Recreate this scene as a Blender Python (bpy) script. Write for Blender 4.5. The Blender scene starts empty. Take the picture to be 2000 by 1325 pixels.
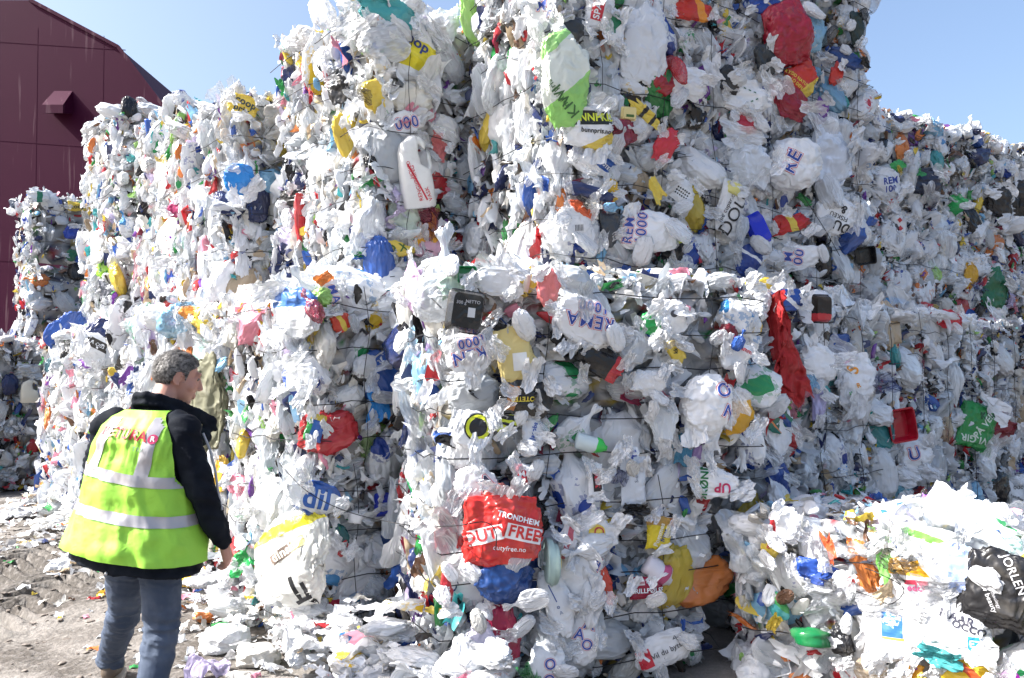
import bpy, bmesh, math, random
import numpy as np
from mathutils import Vector, Matrix
from mathutils.bvhtree import BVHTree

# ------------------------------------------------------------------ camera, sky, sun
C = bpy.data.collections.new("plastic_yard"); bpy.context.scene.collection.children.link(C)
SC = bpy.context.scene
CAM_H, FPX, PITCH = 1.65, 1600.0, math.atan((745 - 662.5) / 1600.0)
cd = bpy.data.cameras.new("camera"); cam = bpy.data.objects.new("camera", cd); C.objects.link(cam)
cd.sensor_width = 36.0; cd.lens = 36.0 * FPX / 2000.0; cd.clip_start = 0.05; cd.clip_end = 3000
cam.location = (0, 0, CAM_H); cam.rotation_euler = (math.pi / 2 + PITCH, 0, 0)
SC.camera = cam
SUN_AZ = (-0.984, -0.178); SUN_EL = math.radians(43)
w = bpy.data.worlds.new("World"); SC.world = w; w.use_nodes = True
nt = w.node_tree; bg = nt.nodes["Background"]
sky = nt.nodes.new("ShaderNodeTexSky"); sky.sky_type = 'NISHITA'; sky.sun_disc = False
sky.sun_elevation = SUN_EL; sky.sun_rotation = math.atan2(SUN_AZ[0], SUN_AZ[1])
sky.air_density = 1.0; sky.dust_density = 5.0; sky.ozone_density = 2.4
nt.links.new(sky.outputs[0], bg.inputs[0]); bg.inputs[1].default_value = 0.125
sl = bpy.data.lights.new("sun", 'SUN'); sl.energy = 5.0; sl.angle = math.radians(0.5); sl.color = (1.0, 0.98, 0.95)
so = bpy.data.objects.new("sun", sl); C.objects.link(so)
sdir = Vector((SUN_AZ[0] * math.cos(SUN_EL), SUN_AZ[1] * math.cos(SUN_EL), math.sin(SUN_EL)))
so.rotation_euler = sdir.to_track_quat('Z', 'Y').to_euler(); so.location = (-20, 2, 20)
vs = SC.view_settings; vs.view_transform = 'Standard'; vs.look = 'None'; vs.gamma = 1.0; vs.use_curve_mapping = False
vs.exposure = 1.34
cy = SC.cycles
cy.max_bounces = 7; cy.diffuse_bounces = 4; cy.glossy_bounces = 3; cy.transmission_bounces = 4; cy.transparent_max_bounces = 10
cy.caustics_reflective = False; cy.caustics_refractive = False
cy.use_adaptive_sampling = True; cy.adaptive_threshold = 0.02
try:
    cy.use_denoising = True; cy.denoiser = 'OPENIMAGEDENOISE'
except Exception:
    pass

# ------------------------------------------------------------------ helpers
R = random.Random(7)
NP = np.random.default_rng(11)

def ray(px, py):
    """direction of the sight line through a point of the 2000x1325 photograph"""
    v = Vector(((px - 1000) / FPX, (662.5 - py) / FPX, -1.0))
    return (cam.rotation_euler.to_matrix() @ v).normalized()

def tag(o, label=None, cat=None, group=None, kind=None):
    if label: o['label'] = label
    if cat: o['category'] = cat
    if group: o['group'] = group
    if kind: o['kind'] = kind
    return o

def link(name, me, parent=None, mats=(), loc=None, rot=None):
    o = bpy.data.objects.new(name, me); C.objects.link(o)
    if me is not None:
        for m in mats:
            me.materials.append(m)
    if parent is not None: o.parent = parent
    if loc is not None: o.location = loc
    if rot is not None: o.rotation_euler = rot
    return o

def np_mesh(name, V, F, smooth=True, col=None, midx=None):
    """V (n,3), F list of arrays of equal-size polygons (k,3) or (k,4)"""
    me = bpy.data.meshes.new(name)
    V = np.asarray(V, dtype=np.float32)
    Fs = F if isinstance(F, list) else [F]
    loops = np.concatenate([f.reshape(-1) for f in Fs]).astype(np.int32)
    tot = np.concatenate([np.full(len(f), f.shape[1], dtype=np.int32) for f in Fs])
    start = np.concatenate([[0], np.cumsum(tot)[:-1]]).astype(np.int32)
    me.vertices.add(len(V)); me.vertices.foreach_set("co", V.reshape(-1))
    me.loops.add(len(loops)); me.loops.foreach_set("vertex_index", loops)
    me.polygons.add(len(tot)); me.polygons.foreach_set("loop_start", start)
    me.polygons.foreach_set("loop_total", tot)
    if midx is not None: me.polygons.foreach_set("material_index", np.asarray(midx, dtype=np.int32))
    me.update(calc_edges=True)
    if smooth: me.polygons.foreach_set("use_smooth", np.ones(len(tot), dtype=bool))
    if col is not None:
        a = me.color_attributes.new("Tint", 'FLOAT_COLOR', 'POINT')
        c4 = np.ones((len(V), 4), dtype=np.float32); c4[:, :3] = col
        a.data.foreach_set("color", c4.reshape(-1))
    me.validate()
    return me

def _hash(ix, iy, iz, seed):
    h = (ix.astype(np.int64) * 374761393 + iy.astype(np.int64) * 668265263 + iz.astype(np.int64) * 2147483647 + seed * 974634777) & 0xFFFFFFFF
    h = ((h ^ (h >> 13)) * 1274126177) & 0xFFFFFFFF
    h = ((h ^ (h >> 16)) * 2246822519) & 0xFFFFFFFF
    return ((h ^ (h >> 15)) & 0xFFFFFF).astype(np.float64) / 0xFFFFFF * 2 - 1

def vnoise(p, seed=0):
    """smooth value noise in [-1,1] at points p (n,3)"""
    p = np.asarray(p, dtype=np.float64)
    i = np.floor(p).astype(np.int64); f = p - i; f = f * f * f * (f * (f * 6 - 15) + 10)
    r = 0
    for dx in (0, 1):
        for dy in (0, 1):
            for dz in (0, 1):
                wgt = (f[:, 0] if dx else 1 - f[:, 0]) * (f[:, 1] if dy else 1 - f[:, 1]) * (f[:, 2] if dz else 1 - f[:, 2])
                r = r + wgt * _hash(i[:, 0] + dx, i[:, 1] + dy, i[:, 2] + dz, seed)
    return r

def fbm(p, seed=0, octv=3):
    a, s, t = 1.0, 0, 0
    for k in range(octv):
        s = s + a * vnoise(p * 2 ** k, seed + 31 * k); t += a; a *= 0.5
    return s / t

def ridged(p, seed=0, octv=3):
    a, s, t = 1.0, 0, 0
    for k in range(octv):
        s = s + a * (1 - np.abs(vnoise(p * 2.1 ** k, seed + 17 * k)) * 2); t += a; a *= 0.55
    return s / t

def ico(sub):
    bm = bmesh.new(); bmesh.ops.create_icosphere(bm, subdivisions=sub, radius=1)
    V = np.array([v.co[:] for v in bm.verts]); F = np.array([[v.index for v in f.verts] for f in bm.faces]); bm.free()
    return V, F
ICO = {k: ico(k) for k in (2, 3, 4, 5)}

def grid(nx, ny):
    u, v = np.meshgrid(np.linspace(-.5, .5, nx), np.linspace(-.5, .5, ny), indexing='ij')
    V = np.stack([u.ravel(), v.ravel(), np.zeros(nx * ny)], 1)
    i = np.arange(nx * ny).reshape(nx, ny)
    F = np.stack([i[:-1, :-1].ravel(), i[1:, :-1].ravel(), i[1:, 1:].ravel(), i[:-1, 1:].ravel()], 1)
    return V, F

# ------------------------------------------------------------------ shapes of rubbish (unit size, thin along z)
def crumple_split(V, F, amt, rs, keep=None):
    """split every triangle in four and push the new points about: facets and sharp creases as in crushed film"""
    E = np.sort(np.concatenate([F[:, [0, 1]], F[:, [1, 2]], F[:, [2, 0]]]), axis=1)
    U, inv = np.unique(E, axis=0, return_inverse=True); inv = inv.reshape(3, -1)
    mid = (V[U[:, 0]] + V[U[:, 1]]) / 2
    ln = np.linalg.norm(V[U[:, 0]] - V[U[:, 1]], axis=1, keepdims=True)
    mid = mid + rs.normal(0, 1, mid.shape) * ln * amt
    a, b, c = (inv[k] + len(V) for k in range(3))
    F2 = np.concatenate([np.stack(x, 1) for x in ((F[:, 0], a, c), (a, F[:, 1], b), (c, b, F[:, 2]), (a, b, c))])
    return np.concatenate([V, mid]), F2

def bag_shape(seed, sub=5, amp=0.30, flat=0.42, knot=False):
    """crushed bag: a coarse pillow whose facets are split and jolted again and again"""
    rs = np.random.default_rng(seed)
    b0 = min(3, max(1, sub - 2)) if sub < 5 else 3
    D, F = ico(b0)
    def swell(Q, m):
        return 1 + amp * (.75 * vnoise(Q * 1.2 + seed, seed) + .6 * vnoise(Q * 2.7 + seed, seed + 1)) * m
    V = D * swell(D, 1)[:, None] + rs.normal(0, .035 * amp / .3, D.shape)
    for k in range(sub - b0):
        V, F = crumple_split(V, F, (.06, .045, .028)[min(k, 2)] * (.4 + .6 * amp / .3), rs)
    if sub >= 4:                                                       # pleats gathered towards two ends of the bag
        wv = V + .25 * np.stack([vnoise(V * 1.7 + q, seed + q) for q in range(3)], 1)
        phi = np.arctan2(wv[:, 2], wv[:, 1]); kf = rs.uniform(1.6, 2.8)
        rays = ridged(np.stack([np.cos(phi) * kf * 2, np.sin(phi) * kf * 2, wv[:, 0] * .8], 1) + seed, seed + 4, 3)
        V = V * (1 + (.05 + .10 * np.clip(np.abs(wv[:, 0]) - .15, 0, 1)) * rays)[:, None]
        V = V * (1 + .045 * ridged(wv * np.array([3.0, 1.6, 3.0]) + 9, seed + 8, 2))[:, None]
    P = np.sign(V) * np.abs(V) ** 0.88
    V = P * np.array([0.5, 0.5 * rs.uniform(0.62, 0.92), 0.5 * flat])
    V[:, 0] += 0.10 * V[:, 1] * rs.uniform(-1, 1)
    if knot:                                                           # neck gathered to a knot with two ears
        t = np.clip((V[:, 0] - 0.18) / 0.3, 0, 1)
        sq = 1 - 0.86 * np.sin(np.clip(t, 0, 0.62) / 0.62 * math.pi / 2)
        fl = np.clip((t - 0.62) / 0.38, 0, 1)
        V[:, 1] *= sq + fl * 0.55; V[:, 2] *= sq
        V[:, 0] += t * 0.22
    return V, F

def sheet_shape(seed, n=5, amp=0.16, asp=0.8, split=3, curl=.6):
    rs = np.random.default_rng(seed)
    V, Q = grid(n, n); F = np.concatenate([Q[:, [0, 1, 2]], Q[:, [0, 2, 3]]])
    e = 1 + 0.30 * vnoise(np.stack([np.arctan2(V[:, 1], V[:, 0]) * 1.7, np.full(len(V), seed * 1.0), np.zeros(len(V))], 1), seed + 7)
    V[:, 0] *= e; V[:, 1] *= e * asp
    V[:, :2] += rs.normal(0, .35 / n, (len(V), 2)); V[:, 2] += rs.normal(0, amp * .38, len(V))
    for k in range(split): V, F = crumple_split(V, F, (.065, .05, .03)[min(k, 2)] * amp / .16, rs)
    z = 0.26 * vnoise(V * 2.3 + seed, seed + 2) + rs.uniform(-curl, curl) * V[:, 0] ** 2 + rs.uniform(-curl, curl) * V[:, 1] ** 2
    if split > 1: z = z + amp * .62 * ridged(V * np.array([1.6, 6.0, 1]) + .3 * np.stack([vnoise(V * 2 + q, seed + q) for q in range(3)], 1) + rs.uniform(-40, 40, 3), seed, 2)
    V[:, 2] += z
    return V, F

def lathe(prof, n=14, cap=True):
    """prof: list of (r, x) along the x axis"""
    V, F3, F4 = [], [], []
    for r, x in prof:
        for k in range(n):
            a = 2 * math.pi * k / n; V.append((x, r * math.cos(a), r * math.sin(a)))
    for i in range(len(prof) - 1):
        for k in range(n):
            a, b = i * n + k, i * n + (k + 1) % n
            F4.append((a, b, b + n, a + n))
    if cap:
        for i, flip in ((0, 1), (len(prof) - 1, 0)):
            V.append((prof[i][1], 0, 0)); c = len(V) - 1
            for k in range(n):
                a, b = i * n + k, i * n + (k + 1) % n
                F3.append((c, b, a) if flip else (c, a, b))
    V = np.array(V, dtype=float)
    return V, ([np.array(F3), np.array(F4)] if F3 else [np.array(F4)])

def bottle_shape(seed):
    V, F = lathe([(.02, -.5), (.125, -.49), (.14, -.46), (.135, -.3), (.142, -.1), (.13, .02), (.14, .14), (.12, .26), (.06, .36), (.045, .40), (.045, .43)])
    V[:, 1:] += 0.03 * np.stack([vnoise(V * 5 + seed, seed), vnoise(V * 5 + seed, seed + 1)], 1)
    V[:, 2] *= 0.7
    return V, F

def tub_shape(w=1.0, l=.72, d=.26, taper=.82, t=.03):
    """open tray seen from its open side (+z) with a rolled rim"""
    def ring(s, z, o=0.0):
        pts = []
        for cx, cyy, a0 in ((1, 1, 0), (-1, 1, 90), (-1, -1, 180), (1, -1, 270)):
            for k in range(5):
                a = math.radians(a0 + 90 * k / 4); r = .09
                pts.append((cx * (w / 2 * s - r) + r * math.cos(a) + o * math.cos(a), cyy * (l / 2 * s - r) + r * math.sin(a) + o * math.sin(a), z))
        return pts
    rings = [ring(1, 0, .04), ring(1, .02, .04), ring(1, .02, 0), ring(taper, -d, 0)]
    back = [ring(1, 0, .04), ring(1, -.02, .02), ring(taper, -d - t, t * .6)]
    V, F4, F3 = [], [], []
    def strip(a, b):
        n = len(a); s = len(V); V.extend(a); V.extend(b)
        for k in range(n): F4.append((s + k, s + (k + 1) % n, s + n + (k + 1) % n, s + n + k))
    for a, b in zip(rings[:-1], rings[1:]): strip(a, b)
    for a, b in zip(back[1:], back[:-1]): strip(a, b)
    for rg in (rings[-1], back[-1]):
        s = len(V); V.extend(rg); V.append((0, 0, rg[0][2] + (.015 if rg is rings[-1] else 0)))
        for k in range(len(rg)): F3.append((s + len(rg), s + k, s + (k + 1) % len(rg)))
    return np.array(V), [np.array(F3), np.array(F4)]

def xf(V, M):
    A = np.array(M.to_3x3()); return V @ A.T + np.array(M.translation)

# ------------------------------------------------------------------ materials
def new_mat(name):
    m = bpy.data.materials.new(name); m.use_nodes = True
    for n in list(m.node_tree.nodes):
        if n.type != 'OUTPUT_MATERIAL': m.node_tree.nodes.remove(n)
    return m, m.node_tree.nodes, m.node_tree.links, m.node_tree.nodes["Material Output"]

def wrinkle(N, L, scale=14.0, dist=0.012, coord='pos', strength=0.8):
    """normal of crumpled plastic: sharp creases at two sizes"""
    if coord == 'pos': c = N.new("ShaderNodeNewGeometry").outputs['Position']
    else: c = N.new("ShaderNodeTexCoord").outputs['Object']
    t1 = N.new("ShaderNodeTexNoise"); t1.noise_type = 'RIDGED_MULTIFRACTAL'; t1.inputs['Scale'].default_value = scale
    t1.inputs['Detail'].default_value = 3.0; t1.inputs['Distortion'].default_value = 0.6
    L.new(c, t1.inputs['Vector'])
    b = N.new("ShaderNodeBump"); b.inputs['Strength'].default_value = strength; b.inputs['Distance'].default_value = dist
    L.new(t1.outputs[0], b.inputs['Height'])
    return b.outputs['Normal']

def mix_col(N, L, fac, a, b):
    m = N.new("ShaderNodeMix"); m.data_type = 'RGBA'
    for s, v in ((m.inputs[0], fac), (m.inputs[6], a), (m.inputs[7], b)):
        if isinstance(v, bpy.types.NodeSocket): L.new(v, s)
        elif isinstance(v, (int, float)): s.default_value = v
        else: s.default_value = (*v, 1)
    return m.outputs[2]

def math_n(N, L, op, a, b=0.0, clamp=False):
    m = N.new("ShaderNodeMath"); m.operation = op; m.use_clamp = clamp
    for s, v in ((m.inputs[0], a), (m.inputs[1], b)):
        if isinstance(v, bpy.types.NodeSocket): L.new(v, s)
        else: s.default_value = v
    return m.outputs[0]

def plastic_surface(N, L, out, col, nrm, translucent=0.22, rough=0.22):
    p = N.new("ShaderNodeBsdfPrincipled"); L.new(col, p.inputs['Base Color']); p.inputs['Roughness'].default_value = rough
    p.inputs['Specular IOR Level'].default_value = 0.55
    L.new(nrm, p.inputs['Normal'])
    if translucent <= 0: L.new(p.outputs[0], out.inputs[0]); return
    t = N.new("ShaderNodeBsdfTranslucent"); L.new(col, t.inputs[0]); L.new(nrm, t.inputs['Normal'])
    x = N.new("ShaderNodeMixShader"); x.inputs[0].default_value = translucent
    L.new(p.outputs[0], x.inputs[1]); L.new(t.outputs[0], x.inputs[2]); L.new(x.outputs[0], out.inputs[0])

def film_surface(N, L, out, col, nrm, clear=0.60):
    d = N.new("ShaderNodeBsdfPrincipled"); L.new(col, d.inputs['Base Color']); d.inputs['Roughness'].default_value = 0.18
    L.new(nrm, d.inputs['Normal'])
    tr = N.new("ShaderNodeBsdfTransparent")
    lw = N.new("ShaderNodeLayerWeight"); lw.inputs[0].default_value = 0.45; L.new(nrm, lw.inputs['Normal'])
    f = math_n(N, L, 'MULTIPLY_ADD', lw.outputs['Facing'], 0.75); f.node.inputs[2].default_value = 1 - clear; f.node.use_clamp = True
    x = N.new("ShaderNodeMixShader"); L.new(f, x.inputs[0]); L.new(tr.outputs[0], x.inputs[1]); L.new(d.outputs[0], x.inputs[2])
    L.new(x.outputs[0], out.inputs[0])

PRINTS = [(.02, .06, .32), (.55, .02, .03), (.03, .3, .1), (.75, .5, .03), (.015, .015, .02), (.05, .25, .55), (.7, .2, .03), (.02, .06, .32)]
def make_plastics():
    M = {}
    for key in ('bag', 'print', 'film', 'scrap', 'scrapfilm'):
        m, N, L, out = new_mat({'bag': 'thin_plastic', 'print': 'printed_plastic', 'film': 'clear_film', 'scrap': 'scrap_plastic', 'scrapfilm': 'scrap_film'}[key])
        if key.startswith('scrap'):
            a = N.new("ShaderNodeAttribute"); a.attribute_name = "Tint"; col = a.outputs['Color']
        else:
            oi = N.new("ShaderNodeObjectInfo"); col = oi.outputs['Color']
        if key == 'print':
            tc = N.new("ShaderNodeTexCoord")
            ad = N.new("ShaderNodeVectorMath"); ad.operation = 'MULTIPLY_ADD'
            L.new(oi.outputs['Random'], ad.inputs[0]); ad.inputs[1].default_value = (97, 53, 31); L.new(tc.outputs['Object'], ad.inputs[2])
            big = N.new("ShaderNodeTexNoise"); big.inputs['Scale'].default_value = 2.1; big.inputs['Detail'].default_value = 0.6; L.new(ad.outputs[0], big.inputs[0])
            zone = math_n(N, L, 'GREATER_THAN', big.outputs[0], 0.56)
            br = N.new("ShaderNodeTexNoise"); br.inputs['Scale'].default_value = 13.0; br.inputs['Detail'].default_value = 1.5; L.new(ad.outputs[0], br.inputs['Vector'])
            marks = math_n(N, L, 'GREATER_THAN', br.outputs[0], 0.53)
            solid = math_n(N, L, 'GREATER_THAN', big.outputs[0], 0.66)
            mk = math_n(N, L, 'MAXIMUM', math_n(N, L, 'MULTIPLY', marks, 0.55), solid)
            fac = math_n(N, L, 'MULTIPLY', zone, mk)
            rmp = N.new("ShaderNodeValToRGB"); rmp.color_ramp.interpolation = 'CONSTANT'
            els = rmp.color_ramp.elements
            while len(els) < len(PRINTS): els.new(0.5)
            for i, c in enumerate(PRINTS): els[i].position = i / len(PRINTS); els[i].color = (*c, 1)
            rr = math_n(N, L, 'FRACT', math_n(N, L, 'MULTIPLY', oi.outputs['Random'], 17.3))
            L.new(rr, rmp.inputs[0])
            col = mix_col(N, L, fac, col, rmp.outputs[0])
        dirt = N.new("ShaderNodeTexNoise"); dirt.inputs['Scale'].default_value = 5.0; dirt.inputs['Detail'].default_value = 4.0
        g = N.new("ShaderNodeNewGeometry"); L.new(g.outputs['Position'], dirt.inputs['Vector'])
        df = math_n(N, L, 'MULTIPLY', math_n(N, L, 'SUBTRACT', dirt.outputs[0], 0.5, True), 0.9, True)
        col = mix_col(N, L, df, col, (0.30, 0.26, 0.20))
        if key.startswith('scrap'): nrm = wrinkle(N, L, 20.0, .010, 'pos', .8)
        else:
            tco = N.new("ShaderNodeTexCoord"); mpp = N.new("ShaderNodeMapping"); mpp.inputs['Scale'].default_value = (2.4, 7.5, 3.0); L.new(tco.outputs['Object'], mpp.inputs[0])
            tn = N.new("ShaderNodeTexNoise"); tn.noise_type = 'RIDGED_MULTIFRACTAL'; tn.inputs['Detail'].default_value = 3.5; tn.inputs['Scale'].default_value = 1.0; tn.inputs['Distortion'].default_value = 1.0; L.new(mpp.outputs[0], tn.inputs['Vector'])
            bp = N.new("ShaderNodeBump"); bp.inputs['Strength'].default_value = .9; bp.inputs['Distance'].default_value = .018; L.new(tn.outputs[0], bp.inputs['Height']); nrm = bp.outputs['Normal']
        if 'film' in key: film_surface(N, L, out, col, nrm)
        else: plastic_surface(N, L, out, col, nrm)
        M[key] = m
    return M
MAT = make_plastics()

def simple_mat(name, col, rough=0.5, metallic=0.0, bump=None, translucent=0.0, c2=None, c2scale=8.0, c2lo=.45, c2hi=.6):
    m, N, L, out = new_mat(name)
    p = N.new("ShaderNodeBsdfPrincipled"); p.inputs['Roughness'].default_value = rough; p.inputs['Metallic'].default_value = metallic
    p.inputs['Base Color'].default_value = (*col, 1)
    if c2 is not None:
        tc = N.new("ShaderNodeTexCoord"); t = N.new("ShaderNodeTexNoise"); t.inputs['Scale'].default_value = c2scale; t.inputs['Detail'].default_value = 5
        L.new(tc.outputs['Object'], t.inputs[0])
        mr = N.new("ShaderNodeMapRange"); mr.inputs[1].default_value = c2lo; mr.inputs[2].default_value = c2hi; L.new(t.outputs[0], mr.inputs[0])
        L.new(mix_col(N, L, mr.outputs[0], col, c2), p.inputs['Base Color'])
    if bump: L.new(wrinkle(N, L, bump[0], bump[1], 'obj', bump[2] if len(bump) > 2 else .8), p.inputs['Normal'])
    L.new(p.outputs[0], out.inputs[0])
    return m
WIRE = simple_mat("black_wire", (.012, .012, .014), .45, .3)

COL = dict(white=(.80, .82, .85), offwhite=(.69, .67, .62), grey=(.50, .54, .58), black=(.014, .014, .017), navy=(.02, .035, .13), blue=(.025, .11, .45),
           sky=(.22, .50, .74), red=(.52, .018, .028), wine=(.23, .01, .04), yellow=(.76, .56, .035), orange=(.75, .22, .03), green=(.03, .30, .07),
           lime=(.34, .62, .14), teal=(.04, .38, .40), pink=(.75, .26, .36), purple=(.17, .04, .32), lilac=(.58, .50, .72), beige=(.55, .42, .27), brown=(.16, .08, .045), mint=(.45, .74, .66))
for _k in COL:
    _m = sum(COL[_k]) / 3; COL[_k] = tuple(.9 * c + .1 * _m for c in COL[_k])
def palette(**k):
    n = list(k); p = np.array([k[x] for x in n], float); p /= p.sum()
    return [COL[x] for x in n], p
PAL_LIT = palette(white=62, offwhite=9, grey=4, black=3, navy=2, blue=2.5, sky=2, red=3, yellow=3, orange=1.6, green=2, lime=1, teal=1, pink=1.8, purple=1, lilac=1.4, beige=2, mint=1)
PAL_SHADE = palette(white=50, offwhite=6, grey=16, black=9, navy=6, blue=3.5, sky=3, red=4, wine=1.2, yellow=3, orange=1.2, green=2.2, lime=.8, teal=1, pink=1, purple=1.2, lilac=1, beige=1.5, brown=.8)  # unlit bales: more dark and clear bags, shade partly put into colour
PAL_SCRAP = palette(white=60, offwhite=10, grey=9, black=5, navy=3, blue=3, sky=2.5, red=4, wine=.6, yellow=3.2, orange=2.2, green=2.5, lime=1.2, teal=1.2, pink=2, purple=1.5, lilac=1.2, beige=3, brown=1.2)
PAL_SCRAP_DIM = palette(white=56, offwhite=10, grey=22, black=10, navy=7, blue=4, sky=3, red=5, wine=2, yellow=3, orange=1.8, green=3, lime=.8, teal=1.5, pink=1.4, purple=1.8, lilac=1, beige=3, brown=2)  # darker scrap mix that paints some shade onto the unlit bales
PAL_CORE = palette(white=40, offwhite=12, grey=20, black=10, navy=4, red=3, yellow=3, green=3, beige=5)
def pick(pal, n):
    c, p = pal
    return np.array(c)[NP.choice(len(c), n, p=p)]

# prototypes shared by the copies
PROTO = []
for k in range(15): PROTO.append(("plastic_bag", bag_shape(100 + k, 5, R.uniform(.12, .36), R.uniform(.34, .55), knot=(k % 4 == 0)), False))
for k in range(8): PROTO.append(("plastic_sheet", sheet_shape(200 + k, 6, R.uniform(.12, .22), R.uniform(.55, .95), 3), True))
PROTO.append(("plastic_bottle", bottle_shape(3), None)); PROTO.append(("plastic_tray", tub_shape(), None))
def flap_shape(seed, n=6):
    rs = np.random.default_rng(seed); V, Q = grid(n, n); asp = rs.uniform(.35, .85)
    e = 1 + .35 * vnoise(np.stack([np.arctan2(V[:, 1], V[:, 0]) * 1.6, np.full(len(V), seed * .7), np.zeros(len(V))], 1), seed)
    x, y = V[:, 0] * e, V[:, 1] * e * asp; k1, k2 = rs.uniform(-1.5, 1.5), rs.uniform(-2.5, 2.5)
    z = k1 * x * x + k2 * y * y + .30 * vnoise(np.stack([x * 3.4, y * 3.4, x * 0], 1) + seed, seed + 1) + .10 * vnoise(np.stack([x * 9, y * 5, x * 0], 1) + seed, seed + 2)
    return np.stack([x + .12 * vnoise(V * 4 + seed, seed + 5), y, z], 1), np.concatenate([Q[:, [0, 1, 2]], Q[:, [0, 2, 3]]])
LOW = [bag_shape(300 + k, 3, .38, R.uniform(.25, .5)) for k in range(6)] + [flap_shape(340 + k) for k in range(22)]
FARLOW = [bag_shape(380 + k, 2, .4, .4) for k in range(4)] + [flap_shape(390 + k, 5) for k in range(8)]
PMESH = {}
def proto_mesh(i, mk):
    """one mesh per (shape, material) shared by all its copies"""
    if (i, mk) not in PMESH:
        n, (V, F), _ = PROTO[i]
        me = np_mesh(n, V, F); me.materials.append(MAT[mk]); PMESH[(i, mk)] = me
    return PMESH[(i, mk)]

def tube(pts, r=0.002, n=5):
    pts = [Vector(p) for p in pts]; V, F = [], []
    for i, p in enumerate(pts):
        d = (pts[min(i + 1, len(pts) - 1)] - pts[max(i - 1, 0)]).normalized()
        a = d.orthogonal().normalized(); b = d.cross(a)
        for k in range(n):
            t = 2 * math.pi * k / n; V.append(p + (a * math.cos(t) + b * math.sin(t)) * r)
    for i in range(len(pts) - 1):
        for k in range(n):
            F.append((i * n + k, i * n + (k + 1) % n, (i + 1) * n + (k + 1) % n, (i + 1) * n + k))
    return np.array([v[:] for v in V]), np.array(F)

# ------------------------------------------------------------------ ground
def ground_mat():
    m, N, L, out = new_mat("dry_mud")
    tc = N.new("ShaderNodeTexCoord")
    def nz(s, d=6): 
        t = N.new("ShaderNodeTexNoise"); t.inputs['Scale'].default_value = s; t.inputs['Detail'].default_value = d; L.new(tc.outputs['Object'], t.inputs[0]); return t.outputs[0]
    mr = N.new("ShaderNodeMapRange"); mr.inputs[1].default_value = .42; mr.inputs[2].default_value = .58; L.new(nz(1.3), mr.inputs[0])
    c = mix_col(N, L, mr.outputs[0], (.20, .183, .165), (.075, .064, .054))
    gp = N.new("ShaderNodeVectorMath"); gp.operation = 'DISTANCE'; mp = N.new("ShaderNodeMapping"); mp.inputs['Scale'].default_value = (1.0, .55, 0); L.new(tc.outputs['Object'], mp.inputs[0])
    L.new(mp.outputs[0], gp.inputs[0]); gp.inputs[1].default_value = (-4.1, 3.75, 0)
    wet = math_n(N, L, 'ADD', math_n(N, L, 'SUBTRACT', 1.45, gp.outputs['Value']), math_n(N, L, 'MULTIPLY', math_n(N, L, 'SUBTRACT', nz(3.5), .5), 2.2), True)
    c = mix_col(N, L, math_n(N, L, 'MULTIPLY', wet, .75), c, (.060, .052, .044))
    mr2 = N.new("ShaderNodeMapRange"); mr2.inputs[1].default_value = .5; mr2.inputs[2].default_value = .75; L.new(nz(22, 3), mr2.inputs[0])
    c = mix_col(N, L, math_n(N, L, 'MULTIPLY', mr2.outputs[0], .6), c, (.27, .25, .23))
    p = N.new("ShaderNodeBsdfPrincipled"); p.inputs['Roughness'].default_value = .9; L.new(c, p.inputs['Base Color'])
    b = N.new("ShaderNodeBump"); b.inputs['Strength'].default_value = .7; b.inputs['Distance'].default_value = .03; L.new(nz(30, 8), b.inputs['Height']); L.new(b.outputs[0], p.inputs['Normal'])
    L.new(p.outputs[0], out.inputs[0]); return m

def ground_z(x, y):
    p = np.stack([x, y, np.zeros_like(x)], 1)
    rough = np.clip(1.1 - np.abs(x + 3.6) / 2.4, 0.12, 1) * np.clip((y - 3.2) / 2.0, .25, 1)
    z = 0.035 * rough * fbm(p * 2.6, 4, 4) + 0.02 * rough * ridged(p * 6.0, 8, 3)
    # tyre tracks: rows of lug prints crossing the mud
    for cx, cyy, ang in ((-3.65, 6.2, .12), (-4.35, 6.4, .12)):
        u = (x - cx) * math.cos(ang) + (y - cyy) * math.sin(ang); v = -(x - cx) * math.sin(ang) + (y - cyy) * math.cos(ang)
        m = np.clip(1 - (u / .30) ** 4, 0, 1) * np.clip(1 - (v / 2.6) ** 6, 0, 1)
        z = z + m * (0.075 * np.tanh(3 * np.sin((v + .9 * np.abs(u)) * 30 + 2 * vnoise(p * 3, 2))) - .02)
    return z

def build_ground():
    n1, n2 = 260, 300
    xs = np.concatenate([[-900, -200, -60, -25, -14], np.linspace(-9, 3.4, n1), [6, 10, 20, 60, 200, 900]])
    ys = np.concatenate([[-900, -200, -40, -8, 0, 2], np.linspace(2.6, 13, n2), [15, 18, 25, 60, 200, 900]])
    X, Y = np.meshgrid(xs, ys, indexing='ij'); x, y = X.ravel(), Y.ravel()
    i = np.arange(len(x)).reshape(X.shape)
    F = np.stack([i[:-1, :-1].ravel(), i[1:, :-1].ravel(), i[1:, 1:].ravel(), i[:-1, 1:].ravel()], 1)
    o = link("ground", np_mesh("ground", np.stack([x, y, ground_z(x, y)], 1), F), None, [ground_mat()])
    tag(o, kind="structure")
build_ground()

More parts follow.
